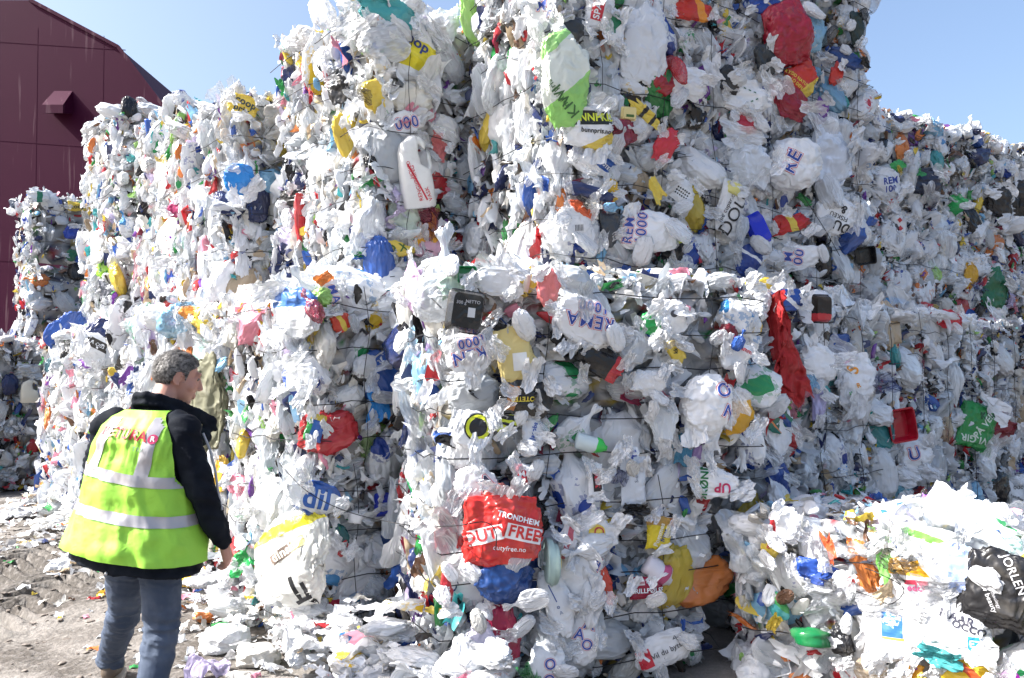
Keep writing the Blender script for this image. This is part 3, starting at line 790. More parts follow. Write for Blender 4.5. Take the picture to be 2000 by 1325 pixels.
    for t in texts:
        s, tx, ty, th, rot, c = t[:6]; st = t[6] if len(t) > 6 else ''
        if s == '#rect': add_print(o, rect_mesh(th[0] * k, th[1] * k), tx * k, ty * k, rot, c, .0022, "printed_panel")
        elif s == '#disc': add_print(o, disc_mesh(th * k), tx * k, ty * k, rot, c, .0022, "printed_panel")
        elif s == '#ring': add_print(o, disc_mesh(th * k, th * k * .72), tx * k, ty * k, rot, c, .003, "printed_panel")
        elif st == 'rema':
            for fat, cc, lf in ((.075, RD, .002), (.045, COL['white'], .003), (.012, c, .0042)):
                add_print(o, text_mesh(s, th * k, fat, 1.15), tx * k, ty * k, rot, cc, lf)
        else: add_print(o, text_mesh(s, th * k, .028 if st == 'b' else .008, 1.05), tx * k, ty * k, rot, c, .004)
    return o

def zones_px(z, w_, h_):
    return [(a, lo * (w_ if abs(a) < 45 else h_), hi * (w_ if abs(a) < 45 else h_), c) for a, lo, hi, c in z]

def jug_shape():
    """flat-sided canister with a moulded side handle, upright along y"""
    V, F4, F3 = [], [], []
    def ring(y, rx, rz, cx):
        return [(cx + rx * np.sign(math.cos(a)) * abs(math.cos(a)) ** .6, y, rz * np.sign(math.sin(a)) * abs(math.sin(a)) ** .6) for a in [2 * math.pi * k / 20 for k in range(20)]]
    prof = [(-.5, .40, .17, 0), (-.47, .46, .20, 0), (-.2, .46, .21, 0), (.02, .44, .20, -.02), (.10, .30, .19, -.15), (.28, .27, .18, -.16), (.40, .24, .17, -.10), (.47, .15, .13, -.02), (.5, .10, .09, 0)]
    for q in prof: V += ring(*q)
    for i in range(len(prof) - 1):
        for k in range(20): F4.append((i * 20 + k, i * 20 + (k + 1) % 20, (i + 1) * 20 + (k + 1) % 20, (i + 1) * 20 + k))
    for i in (0, len(prof) - 1):
        V.append((prof[i][3], prof[i][0], 0)); c = len(V) - 1
        for k in range(20): F3.append((c, i * 20 + k, i * 20 + (k + 1) % 20))
    hv, hf = tube([(.38, -.02, 0), (.44, .08, 0), (.42, .24, 0), (.34, .36, 0), (.2, .43, 0), (.05, .44, 0)], .062, 10)
    F4 = [np.array(F4), hf + len(V)]; V = np.concatenate([np.array(V), hv])
    return V * np.array([1, -1, 1])* np.array([1, -1, 1]), [np.array(F3), np.concatenate(F4)]

W, OW, K = COL['white'], COL['offwhite'], COL['black']
H = hero
# --- tall sunlit column and the top of the wall
H(752, 24, 125, 62, "shiny teal bag on top of the tall sunlit column", COL['teal'])
H(700, 30, 120, 100, "big clear film bag jutting into the sky above the sunlit wall", (.74, .77, .8), 'sheet', "plastic_film", "plastic film", film=True, amp=.22)
H(690, 62, 40, 34, "small bright green bag under the teal one", COL['green'])
H(805, 110, 120, 110, "yellow and white shop bag with dark blue lettering high on the wall", W, zones=((90, -.25, .28, (.80, .68, .02)),), roll=-14,
  texts=(("coop", -8, 26, 22, -14, (.01, .03, .16), 'b'), ("X", -30, 2, 18, -14, (.01, .03, .16), 'b')))
H(727, 190, 42, 60, "crumpled bright yellow bag left of the white foam strips", COL['yellow'], roll=20)
H(795, 195, 95, 62, "folded white foam strips below the yellow shop bag", (.68, .66, .6), zones=((0, -.12, -.10, (.45, .42, .36)), (0, .12, .14, (.45, .42, .36))), amp=.14, name="foam_packing", cat="foam packing")
H(790, 245, 75, 50, "white bag with blue zeros above the detergent jug", W, roll=18, texts=(("000", 0, 2, 22, 0, BLU, 'rema'),))
H(803, 340, 72, 140, "white detergent jug with side handle and red label, wedged upright", (.78, .78, .76), 'jug', "detergent_jug", "jug", roll=10, out=.12, tr=.1,
  texts=(("#rect", -4, -20, (3.5, 78), 24, RD), ("HOVED", -16, 4, 7, 98, RD), ("RENGJØRING", -6, -22, 8, 100, RD), ("VASK", 16, -44, 8, 106, RD)))
H(830, 455, 52, 75, "orange film corner below the detergent jug", (.85, .42, .02), 'bag', roll=-8, thick=.25)
H(797, 428, 78, 85, "pale mint bag behind the orange film", (.58, .68, .58), out=.03)
H(770, 487, 72, 30, "yellow bag with green letters lying on the ledge", COL['yellow'], texts=(("D X", 0, 0, 16, 8, (.05, .12, .02), 'b'),), roll=6, out=.1)
H(838, 482, 70, 48, "crinkled pink film on the ledge by the corner", (.72, .42, .55), amp=.3)
H(855, 285, 34, 60, "salmon red film flap at the edge of the tall block", (.62, .16, .16), 'sheet', "plastic_film", "plastic film")
H(672, 190, 50, 75, "black torn bag high on the tall sunlit column", K, roll=30, amp=.3)
H(606, 134, 26, 18, "round red lid near the top of the sunlit wall", COL['red'], 'tray', "plastic_lid", "lid")  # a plastic lid, built from the tray shape
H(642, 122, 24, 40, "dark blue film flap beside the red lid", COL['blue'], 'sheet', "plastic_film", "plastic film")
H(577, 90, 50, 26, "mint green scrap of bag on the skyline", COL['mint'], film=True)
H(578, 388, 60, 30, "black bent hose piece in the tall sunlit column", K, name="hose_piece", cat="hose", amp=.12)
H(575, 462, 60, 55, "pale lilac tub bag in the tall sunlit column", (.62, .56, .74))
H(463, 352, 56, 56, "shiny bright blue bag in the column above the man", (.02, .25, .68), amp=.14, out=.11, form='plain')
H(474, 208, 56, 40, "yellow bag with dark letters at the top of the wall", COL['yellow'], roll=-8, texts=(("coop", 2, 6, 14, -10, (.03, .05, .06), 'b'), ("prix", -4, -9, 13, -10, (.03, .05, .06), 'b')))
H(482, 165, 50, 26, "yellow and teal wrapper on the skyline", COL['yellow'], zones=((0, .0, .5, COL['teal']),))
H(405, 178, 24, 38, "small yellow bag standing on the skyline", COL['yellow'])
H(275, 200, 34, 78, "long white film tongue sticking up in front of the hall", W, 'ribbon', "plastic_film", "plastic film", roll=14, out=.02, thick=.5)
H(262, 305, 28, 24, "teal bag scrap near the top of the hall end", COL['teal'])
H(322, 325, 26, 40, "tan wrapper strip on the upper wall by the hall", (.62, .48, .16), 'ribbon', "plastic_film", "plastic film")
H(350, 408, 42, 34, "crimson bag high on the wall left of the blue bag", (.35, .03, .12))
H(348, 498, 26, 30, "red disc of plastic in the wall above the man", COL['red'], 'bag', thick=.3, amp=.1)
H(340, 540, 46, 60, "white bag with blue letter M above the man", W, texts=(("M", 0, -2, 20, 12, BLU, 'rema'),))
H(212, 525, 44, 44, "lime green bag with dark crosses in the left wall", (.30, .62, .05), roll=-20, texts=(("+ +", 0, 8, 14, 0, (.02, .16, .02), 'b'), ("+ +", 0, -8, 14, 0, (.02, .16, .02), 'b')))
H(212, 572, 44, 56, "grey flap of plastic below the lime bag", (.22, .23, .27), 'sheet', "plastic_film", "plastic film", roll=20)
H(352, 598, 55, 28, "bright red film on the ledge above the man", COL['red'], out=.12)
H(385, 612, 52, 26, "orange film on the ledge above the man", (.80, .30, .05), out=.12)
H(412, 630, 56, 44, "mustard yellow rag hanging over the ledge", (.55, .40, .05), roll=-25, out=.12)
H(273, 636, 38, 30, "mint plastic cup on the ledge left of the man", COL['mint'], out=.1)
H(192, 690, 74, 60, "white bag with dark banner left of the man's head", W, roll=-28, out=.12, texts=(("#rect", 0, 12, (66, 18), 0, (.035, .03, .025)), ("LA OSS BÆRE", 0, 12, 7, 0, W)), amp=.14)
H(180, 712, 34, 18, "purple bag handle below the dark banner", COL['purple'], out=.13)
H(57, 765, 34, 44, "cream canister at the far left end of the wall", (.72, .68, .56), 'jug', "plastic_canister", "canister", out=.1)
H(87, 672, 18, 18, "round red scrap at the far left end", COL['red'])
H(104, 715, 26, 30, "dark teal crumpled bag at the far left end", (.02, .08, .11))
H(403, 706, 36, 84, "mint green film panel beside the man's face", COL['mint'], 'bag', "plastic_film", "plastic film", thick=.25, amp=.12, roll=-14, out=.12)
H(432, 712, 44, 70, "hanging white bag right of the man's face", W, out=.13, amp=.16)
H(428, 790, 92, 180, "large khaki tarpaulin folded into the wall beside the man", (.15, .148, .092), 'bag', "tarpaulin", "tarpaulin", out=.2, thick=.3, amp=.34, tr=0, rough=.7)
H(444, 925, 32, 66, "amber yellow bag beside the man's sleeve", (.62, .38, .04), out=.1)
H(470, 945, 44, 34, "pink and white shop bag right of the man", (.75, .25, .33), zones=((90, -.1, .12, W),))
# --- lower sunlit bales right of the man
H(490, 1095, 46, 64, "green broken plastic tray right of the man's hand", (.02, .33, .08), 'sheet', "plastic_tray", "tray", roll=-40, out=.12, thick=.5)
H(592, 612, 96, 92, "white bag with a broad blue top below the ledge", W, zones=((90, .12, .7, (.07, .20, .55)),), amp=.16, out=.12, form='plain')
H(602, 744, 74, 62, "round white tied bag with a blue bottom edge", W, knot=False, zones=((90, -.6, -.34, (.03, .07, .32)), (0, -.6, -.38, (.05, .1, .4))), amp=.12, out=.12, form='plain')
H(662, 630, 40, 38, "red wrapper with a yellow star by the white bag", (.60, .05, .02), zones=((35, -.08, .16, COL['yellow']),), thick=.3)
H(640, 575, 44, 60, "white bag with rotated blue letters under the ledge", W, texts=(("MA", 8, 0, 18, -70, BLU, 'rema'),))
H(612, 835, 34, 50, "blue and green carton with yellow edge", (.03, .12, .42), zones=((0, -.6, -.25, COL['green']), (90, .3, .6, COL['yellow'])), roll=-15, thick=.5, amp=.08, name="carton", cat="carton", form='rect')
H(607, 972, 108, 62, "white bag with thick blue outlined letters below the carton", W, roll=-24, zones=((90, .32, .6, (.02, .09, .36)), (90, -.6, -.42, (.02, .09, .36))), texts=(("dil", 4, 0, 40, 10, (.02, .10, .38), 'b'),), amp=.12, out=.1)
H(540, 985, 76, 96, "plump plain white bag at the foot of the second bale", W, amp=.14, out=.1, form='plain')
H(592, 1085, 150, 165, "large white carrier bag with yellow shoulder and oval shop badge", (.76, .76, .72), zones=((115, .26, .40, (.84, .74, .04)),), amp=.14, out=.15, roll=0, knot=False,
  texts=(("#rect", -8, 8, (62, 20), 34, (.16, .12, .10)), ("#rect", 22, 29, (32, 20), 34, (.66, .56, .24)), ("dinsko", 0, 14, 17, 34, (.80, .76, .66), 'b'), ("din skobutikk", -34, 30, 7, 34, (.3, .3, .28)), ("#rect", 24, -56, (8, 52), 28, K), ("#rect", 46, -62, (8, 46), 28, K), ("#rect", 38, -74, (34, 7), 28, K)), form='plain')
H(655, 1072, 38, 30, "red bottle label near the big carrier bag", COL['red'], out=.1)
H(655, 1050, 44, 44, "dark teal bag twist beside the carrier bag", (.01, .10, .11), roll=35)
H(650, 1190, 60, 34, "crimson film under the carrier bag", (.42, .01, .04))
H(595, 1215, 46, 52, "pink flowered bag near the foot of the corner", (.75, .22, .34), zones=((0, -.1, .1, W),))
H(545, 1290, 110, 60, "crumpled black and silver foil at the foot of the wall", (.03, .03, .035), 'bag', amp=.4, rough=.2)
H(735, 782, 46, 100, "torn bright blue film strip on the corner bale", (.03, .27, .70), 'sheet', "plastic_film", "plastic film", film=True, clear=.15)
H(815, 690, 56, 100, "pale sky blue film hanging on the corner bale", (.42, .68, .86), 'sheet', "plastic_film", "plastic film", film=True, clear=.3)
H(755, 740, 56, 70, "white net bag with black rim on the corner bale", (.66, .67, .68), zones=((0, -.6, -.30, K),), roll=10)
H(742, 985, 30, 40, "ultramarine box lid on the sunlit corner bale", (.02, .04, .42), 'tubback', "plastic_dish", "lid")
H(765, 1048, 50, 26, "navy tray fragment with cream label", (.02, .06, .20), 'tubback', "plastic_tray", "tray", texts=(("#rect", 4, -2, (18, 14), 4, OW),))
H(836, 1015, 34, 54, "yellow bag with dark streaks left of the duty free bag", COL['yellow'], zones=((60, -.1, .1, (.12, .03, .03)),))
H(690, 1010, 22, 30, "white bottle with a green cap on the corner bale", W, 'bottle', "plastic_bottle", "bottle", roll=80)
# --- the corner: black tray, lilac bag, green lid
H(897, 612, 66, 74, "black food tray with printed white panel on the corner edge", (.012, .012, .014), 'tubback', "food_tray", "tray", roll=-8, out=.16, face=.3, rough=.18, tr=0, texts=(("#rect", 8, -2, (14, 18), 2, (.55, .56, .58)), ("NETTO", 8, 18, 6, 2, (.5, .5, .52)), ("300 g", -14, 14, 6, 2, (.4, .4, .42))))
H(828, 562, 46, 100, "lilac pink bag hanging over the corner edge", (.66, .46, .66), amp=.16, out=.12, roll=4)
H(882, 556, 60, 60, "pale green bag above the black tray", (.52, .68, .58), film=True, clear=.3, out=.1)
H(905, 540, 34, 30, "dark green lid above the black tray", (.01, .22, .07), 'tray', "plastic_lid", "lid", out=.14)
H(962, 552, 96, 52, "big clear white bag bulging over the ledge", W, film=True, clear=.2, out=.12, amp=.14)
H(1064, 562, 46, 72, "translucent salmon pink bag beside the blue lettered bag", (.75, .22, .22), film=True, clear=.15, out=.13, amp=.2)
H(1138, 630, 116, 84, "white shop bag with slanting blue letters below the pink bag", W, roll=-30, texts=(("REMA", 4, 4, 25, 200, BLU, 'rema'), ("1000", -4, 32, 20, 200, BLU, 'rema')), amp=.12, out=.13, form='plain')
H(905, 690, 84, 70, "white shop bag with upside-down blue letters below the black tray", W, roll=8, texts=(("REN", 4, -6, 24, 186, BLU, 'rema'), ("1000", 12, 20, 18, 186, BLU, 'rema')), amp=.12, out=.13, form='plain')
H(1000, 690, 72, 96, "pale yellow envelope with a white address label", (.74, .60, .24), 'bag', "padded_envelope", "envelope", roll=12, thick=.16, amp=.12, out=.14, texts=(("#rect", 4, -18, (28, 34), -6, (.78, .78, .76)),), form='rect')
H(965, 645, 50, 44, "black triangular flap above the yellow envelope", K, 'sheet', "plastic_film", "plastic film", roll=-40)
H(1098, 660, 54, 40, "black crumpled bag left of the frozen food bag", K, roll=-30, amp=.3)
H(1165, 705, 90, 52, "glossy black and red food bag lying aslant", (.014, .014, .016), roll=-32, zones=((0, .28, .6, COL['red']),), out=.13, rough=.18, form='rect')
H(1003, 780, 72, 46, "black snack bag with gold letters", (.02, .018, .015), roll=-14, out=.14, rough=.2, zones=((0, -.3, -.02, (.50, .24, .10)),), texts=(("POTETER", 12, 4, 9, 195, (.75, .6, .06), 'b'),), form='rect')
H(1050, 780, 44, 66, "matt black bag beside the snack bag", K, amp=.16, out=.12, form='plain')
H(920, 838, 76, 66, "white bag with a black and yellow round badge", W, amp=.1, out=.13, texts=(("#disc", 6, 4, 27, 0, K), ("#ring", 6, 4, 24, 0, (.62, .68, .03))), form='plain')
H(985, 828, 50, 30, "black and lime striped bag right of the round badge", (.6, .68, .04), roll=18, zones=((60, -.12, .06, K), (60, .25, .6, K)), out=.12)
H(1035, 845, 40, 60, "white bag with a small blue script logo", W, out=.12, amp=.1, texts=(("Jacobs", 0, 4, 9, 76, (.03, .1, .4), 'b'),))
H(1146, 866, 62, 34, "pale bottle with a bright green shoulder", (.60, .70, .72), 'bottle', "plastic_bottle", "bottle", zones=((0, .14, .6, (.04, .55, .08)),), roll=-14, out=.12)
H(1365, 790, 96, 104, "round white tied bag with blue letters beside the red net", W, amp=.08, thick=.7, out=.17, roll=10, texts=(("O", 30, 22, 26, -10, BLU, 'rema'), ("N", 32, -22, 24, -40, BLU, 'rema')), form='plain')
H(1378, 862, 34, 44, "white knotted ears hanging below the round bag", W, 'ribbon', "plastic_film", "plastic film", out=.14)
H(1434, 812, 56, 66, "amber yellow bag behind the red net", (.68, .36, .015), amp=.14, out=.12)
H(1506, 700, 130, 246, "red mesh net hanging over the right-hand bales", (.36, .010, .012), 'sheet', "red_net", "net", amp=.34, taper=.9, thick=.5, out=.2, roll=9, tr=.1, rough=.7)
H(1230, 680, 90, 60, "clear tied bag of small blue packets", (.62, .66, .70), film=True, clear=.5, out=.14, knot=True)
H(1310, 690, 30, 46, "yellow packet with dark letters between clear bags", COL['yellow'], roll=24, out=.13, texts=(("kk", 0, 4, 8, 70, K, 'b'),))
H(1262, 632, 42, 46, "bright green torn bag below the ledge", (.03, .42, .10), amp=.35, out=.14)
H(1300, 622, 54, 62, "white bag with an open handle hole", W, roll=16, out=.15, amp=.12, texts=(("#disc", 4, 6, 7, 0, (.06, .06, .07)),))
H(1256, 750, 66, 50, "clear white bag right of the food bag", W, film=True, clear=.25, out=.14)
H(1430, 690, 60, 60, "white bag with a curved red script line", W, texts=(("Mmmmmm", 0, 12, 9, -24, COL['red'], 'b'),), out=.12)
H(1410, 655, 40, 40, "dark crimson and black bag beside the red net", (.16, .01, .02), out=.12)
H(1280, 828, 44, 90, "hanging clear bag tip left of the round white bag", (.7, .74, .78), film=True, clear=.35, out=.15, taper=-.6)
H(1388, 938, 90, 60, "white bag with green letters and red letters", W, roll=6, out=.14, amp=.14, texts=(("GRØNN", -26, 0, 15, 80, (.01, .16, .05), 'b'), ("UP", 8, -12, 18, 170, (.50, .02, .10), 'b')))
H(1330, 880, 40, 60, "steel blue bag below the round white bag", (.05, .24, .40), roll=10, amp=.3)
H(1355, 880, 34, 50, "lilac bag beside the steel blue bag", (.36, .24, .52), roll=-20, amp=.3)
H(1225, 935, 46, 90, "pale grey flat bag with a thin printed squiggle", (.60, .64, .70), 'bag', thick=.2, amp=.1, out=.15, texts=(("S-o-0", 6, 6, 7, 92, (.05, .07, .12)),), form='rect')
H(1155, 935, 28, 60, "white sleeve with a black and red label", W, out=.13, texts=(("#rect", 2, -2, (16, 40), 6, K), ("#rect", 2, -2, (9, 26), 6, RD)), form='rect')
H(1215, 890, 46, 40, "red and white bag with a blue letter E", W, zones=((40, -.2, .05, COL['red']),), texts=(("E", 12, 0, 20, 6, BLU, 'b'),), out=.13)
H(1010, 925, 56, 40, "red and black printed bag above the duty free bag", (.50, .02, .04), zones=((20, -.5, -.12, K), (20, .18, .5, W)), out=.12, texts=(("MAT", 12, 2, 11, 10, W, 'b'),))
H(925, 945, 80, 66, "white bag with a dark outlined triangle above the duty free bag", W, out=.12, texts=(("A", 20, 2, 30, 20, (.03, .03, .07), 'rema'),), amp=.1, form='plain')
H(972, 1028, 138, 122, "red duty free bag with white banner and lettering", (.62, .035, .03), amp=.20, out=.19, roll=0, thick=.5, rough=.25,
  texts=(("#rect", -36, -8, (64, 28), 12, (.78, .76, .76)), ("#rect", 36, -8, (72, 28), -14, (.78, .76, .76)), ("DUTY", -36, -8, 21, 12, (.60, .03, .03), 'b'), ("FREE", 36, -8, 21, -14, (.60, .03, .03), 'b'), ("TRONDHEIM", 26, 20, 10, -16, W, 'b'), ("dutyfree.no", 8, -34, 9, -6, W)), form='rect')
H(968, 962, 60, 40, "crushed pale red film on top of the duty free bag", (.60, .20, .18), film=True, clear=.2, amp=.35, out=.18)
H(975, 1120, 104, 92, "dark blue cloth-like bag under the duty free bag", (.015, .055, .20), amp=.24, out=.19, thick=.6, roll=-8, form='plain')
H(1068, 1092, 28, 92, "pale green bottle with a yellow cap", (.46, .62, .58), 'bottle', "plastic_bottle", "bottle", zones=((0, .40, .7, COL['yellow']),), roll=0, out=.17)
H(1098, 1050, 36, 66, "clear scoop with a red centre and pink handle", (.66, .66, .7), zones=((0, -.1, .22, (.5, .1, .14)),), roll=-18, out=.16, name="plastic_scoop", cat="scoop")
H(1155, 1040, 90, 70, "white bag with a yellow and red picture", W, amp=.18, out=.14, texts=(("#disc", 0, 2, 17, 0, COL['yellow']), ("#ring", 4, 4, 10, 0, COL['red'])))
H(1275, 1036, 44, 60, "yellow packet of fried potatoes with brown top", (.72, .56, .02), zones=((90, .22, .6, (.48, .27, .05)),), roll=-6, out=.15, amp=.1, texts=(("Pommes", 0, -4, 9, 76, (.75, .72, .6), 'b'), ("frites", 9, -4, 8, 76, (.02, .05, .2), 'b')), form='rect')
H(1250, 1142, 58, 38, "crimson sausage pack with white lettering", (.30, .008, .04), 'bag', "sausage_pack", "food pack", thick=.4, amp=.06, out=.16, rough=.2, texts=(("GRILLPØLSE", 0, -5, 8.5, 2, W, 'b'), ("#rect", -12, 10, (15, 10), 4, (.7, .6, .6)), ("gilde", -12, 10, 5, 4, (.4, .02, .05))), form='rect')
H(1275, 1112, 60, 46, "clear bottle with pink label above the sausage pack", (.66, .64, .7), 'bottle', "plastic_bottle", "bottle", zones=((0, .05, .3, (.5, .08, .2)),), roll=-35, out=.14)
H(1282, 1262, 108, 56, "white bag with a red Y panel and black handwriting", (.70, .71, .73), roll=16, amp=.12, out=.15, texts=(("#rect", -38, -6, (26, 34), 6, RD), ("Y", -38, -2, 24, 40, W, 'b'), ("Vil du bytte", 8, -2, 10, 6, (.03, .03, .04)), ("pose?", 36, 10, 8, -40, (.03, .03, .04))), form='plain')
H(1165, 1135, 36, 78, "orange red brush handle on a white bag", (.60, .06, .03), 'bag', "brush_handle", "brush", thick=.3, amp=.12, roll=22, out=.16)
H(1120, 1105, 96, 96, "large plain white bag with one blue letter edge", W, amp=.1, out=.13, texts=(("A", 36, 8, 22, -50, BLU, 'rema'),), form='plain')
H(1080, 1170, 50, 120, "long white flat bag with a thin recycling mark", W, roll=18, amp=.08, thick=.4, out=.16, texts=(("#rect", -6, 20, (2, 34), 8, (.03, .08, .3)), ("o", -4, -6, 8, 0, (.03, .1, .3)), ("A", -2, -18, 7, 0, (.2, .25, .4))), form='plain')
H(1130, 1235, 54, 96, "white bag with two blue letter As low on the corner bale", W, out=.15, amp=.1, texts=(("A", 10, 22, 22, -14, BLU, 'rema'), ("A", -10, 4, 20, -14, BLU, 'rema'), ("O", 4, -16, 19, -14, BLU, 'rema')), form='plain')
H(1058, 1290, 66, 84, "white bag with blue round letters at the bottom edge", W, out=.17, amp=.12, texts=(("O", 4, 2, 19, 0, BLU, 'rema'), ("O", 2, -26, 19, 0, BLU, 'rema')), form='plain')
H(978, 1225, 58, 104, "magenta crimson bag at the foot of the corner bale", (.30, .008, .05), amp=.2, out=.17, roll=10)
H(938, 1240, 66, 66, "pale lilac white bag left of the magenta bag", (.66, .62, .74), amp=.1, out=.16)
H(868, 1150, 22, 70, "narrow red packet with white lettering", COL['red'], 'bag', "wrapper", "wrapper", thick=.3, amp=.1, out=.13, roll=6, texts=(("dig", 0, 2, 12, -70, W, 'b'),))
H(800, 1240, 40, 26, "brown and white food wrapper low on the corner", (.16, .07, .04))
# --- the tall shaded block
H(1086, 165, 92, 170, "white and pale green carrier bag fluttering from the tall block", (.72, .76, .70), 'bag', zones=((128, -.6, -.10, (.30, .62, .16)), (128, .34, .8, (.34, .66, .22))), amp=.12, thick=.3, out=.22, roll=6,
  texts=(("mini pris", -20, -28, 12, 128, (.04, .12, .03)), ("KIWI", -4, -42, 22, 128, (.04, .12, .03))), form='plain')
H(1075, 28, 66, 62, "white bag with the letter M at the top of the tall block", W, texts=(("M", 4, 10, 22, -10, BLU, 'rema'), ("P", 18, -12, 18, -20, BLU, 'rema')), out=.14)
H(1108, 62, 50, 44, "black film bag beside the letter M bag", (.03, .035, .045), amp=.3, out=.13)
H(1160, 30, 60, 70, "white bag with a red lettered panel at the top", W, out=.12, texts=(("#rect", -4, 6, (24, 46), -8, RD), ("SPAR", -4, 6, 13, 82, W, 'b')), form='rect')
H(1190, 60, 44, 66, "white bag with a dark green triangle", W, out=.14, amp=.1, texts=(("#rect", -2, 12, (26, 26), 45, (.01, .16, .08)), ("#rect", -10, -2, (20, 20), 0, (.01, .16, .08))))
H(1245, 95, 96, 150, "large flat white sheet bag on the tall block", (.70, .73, .78), 'bag', thick=.3, amp=.25, out=.13, form='plain')
H(1258, 20, 30, 26, "small yellow bag at the top of the tall block", COL['yellow'])
H(1340, 22, 90, 44, "red and orange wrapper near the top of the tall block", (.55, .03, .02), zones=((20, .1, .3, (.8, .3, .03)),), amp=.25, out=.13)
H(1132, 255, 100, 82, "white shop bag with black banner and yellow outlined letters", W, amp=.1, out=.17, thick=.5, zones=((120, -.6, -.36, COL['yellow']),), texts=(("#rect", 0, 16, (96, 27), 5, (.01, .012, .01)), ("BUNNPRIS", 0, 16, 15, 5, (.66, .72, .04), 'b'), ("bunnpris.no", 14, -8, 9, 0, (.02, .02, .02), 'b')), form='rect')
H(1285, 290, 38, 66, "red pointed plastic lid on the tall block", (.58, .03, .05), 'bag', "plastic_lid", "lid", thick=.3, amp=.06, roll=-20, out=.17, taper=-.4, rough=.2)
H(1215, 228, 30, 24, "cream yellow tub with an amber print", (.74, .62, .28), 'tubback', "food_tub", "tub", out=.14, texts=(("#rect", 0, -5, (16, 5), 0, (.05, .12, .02)),))
H(1248, 228, 80, 26, "yellow and black banded film strip", COL['yellow'], 'ribbon', "plastic_film", "plastic film", roll=-36, zones=((0, -.1, 0, K), (0, .2, .3, K)), out=.14)
H(1210, 262, 50, 56, "wine red net bag beside the black banner bag", COL['wine'], out=.13, film=True, clear=.2)
H(1148, 322, 96, 44, "blue and white striped bag under the black banner bag", W, zones=((75, -.02, .5, (.02, .10, .40)),), roll=-12, out=.13, texts=(("SKUMPUTE", 12, 6, 7, -22, W, 'b'),))
H(1140, 378, 100, 26, "navy blue crumpled film above the golden packet", COL['navy'], roll=-10, out=.13)
H(1182, 378, 30, 46, "golden packet on the tall block", (.62, .40, .03), 'bag', "wrapper", "wrapper", out=.15)
H(1125, 412, 58, 24, "orange red slipper-shaped piece of plastic", (.58, .10, .03), roll=-32, thick=.6, amp=.08, out=.15, name="plastic_piece", cat="plastic piece")
H(1120, 440, 62, 70, "white panel bag with a small barcode", (.66, .68, .72), roll=6, out=.12, thick=.3, amp=.08, form='rect', texts=tuple(("#rect", -8 + q * 3, -8, (1.4, 12), 0, (.05, .05, .06)) for q in range(6)))
H(1180, 450, 40, 66, "dark film box left of the blue lettered bag", (.05, .055, .065), amp=.16, out=.12)
H(1247, 455, 116, 74, "white shop bag with stacked blue letters low on the tall block", W, amp=.1, out=.18, texts=(("1000", -14, 4, 20, 84, BLU, 'rema'), ("REMA", -38, 8, 18, 84, BLU, 'rema')), form='plain')
H(1302, 488, 44, 52, "black and yellow badge bag at the foot of the tall block", K, zones=((110, .1, .30, (.62, .64, .03)),), out=.15)
H(1318, 378, 60, 50, "white bag with black speckled print", W, roll=-30, out=.14, texts=tuple(("#rect", -16 + 5 * (q % 7), -8 + 6 * (q // 7), (3.2, 3), 20 * q, K) for q in range(21)))
H(1270, 376, 26, 52, "yellow film streak on the tall block", COL['yellow'], 'ribbon', "plastic_film", "plastic film", roll=30, out=.14)
H(1410, 412, 56, 96, "white bag with large black slanting letters", (.70, .71, .73), amp=.1, thick=.35, out=.16, roll=-18, texts=(("DOUG", 14, 4, 26, 78, (.015, .015, .018), ''), ("ine cupar.com", -8, 6, 9, 82, (.04, .04, .05))), form='rect')
H(1415, 372, 28, 38, "pale yellow beaker beside the black lettered bag", (.68, .64, .22), 'bottle', "plastic_beaker", "beaker", roll=70, out=.17)
H(1462, 452, 36, 58, "cobalt blue plastic box on the tall block", (.008, .03, .55), 'tubback', "plastic_box", "box", roll=28, out=.17, rough=.2)
H(1530, 440, 82, 36, "red and yellow crumpled bag right of the cobalt box", (.50, .015, .015), zones=((20, -.05, .12, COL['yellow']),), amp=.26, out=.15, roll=10)
H(1612, 425, 80, 70, "white bag with black printed words near the right block edge", W, amp=.1, out=.17, texts=(("&", 14, 12, 16, 160, K, 'b'), ("FISKEU", 4, -2, 9, 160, K), ("DUG", 2, -18, 18, 160, K, 'b')), form='plain')
H(1530, 328, 100, 94, "big white bag with blue letters RE on the tall block", W, amp=.08, thick=.6, out=.20, roll=0, texts=(("RE", -16, 2, 27, 66, BLU, 'rema'),), form='plain')
H(1600, 310, 96, 110, "cloudy clear bag right of the lettered white bag", (.62, .68, .78), film=True, clear=.25, out=.17, amp=.14)
H(1445, 320, 90, 100, "gathered clear film left of the lettered white bag", (.66, .71, .78), film=True, clear=.35, out=.17, amp=.3)
H(1545, 505, 90, 44, "white bag with blue zeros above the right-hand ledge", W, texts=(("00", -2, 0, 20, 84, BLU, 'rema'), ("M", -24, 0, 17, 84, BLU, 'rema')), out=.15)
H(1450, 510, 54, 60, "dark blue bag with white splashes", (.015, .05, .26), zones=((60, .1, .2, W),), out=.14)
H(1440, 250, 56, 44, "red film flap with a white fold", (.50, .03, .06), zones=((30, -.6, -.2, W),), out=.14)
H(1512, 75, 92, 116, "large wine red bag high on the tall block", (.34, .008, .03), amp=.2, thick=.6, out=.24, roll=12, form='plain')
H(1540, 160, 62, 76, "red and yellow shop bag under the wine red one", (.55, .03, .02), zones=((128, -.6, -.25, COL['yellow']),), out=.22, roll=0, texts=(("RYDD NATUREN", -4, -6, 6, -32, COL['yellow'], 'b'), ("HOLD DEN REN", -8, -15, 6, -32, COL['yellow'], 'b')))
H(1520, 205, 90, 60, "deep red film trailing below the red bags", (.30, .01, .03), amp=.34, out=.18, roll=-30)
H(1478, 125, 40, 62, "slate black bag left of the red bags", (.03, .035, .04), roll=20, out=.18)
H(1405, 160, 60, 56, "black crinkled bag on a white bag", K, amp=.34, out=.15)
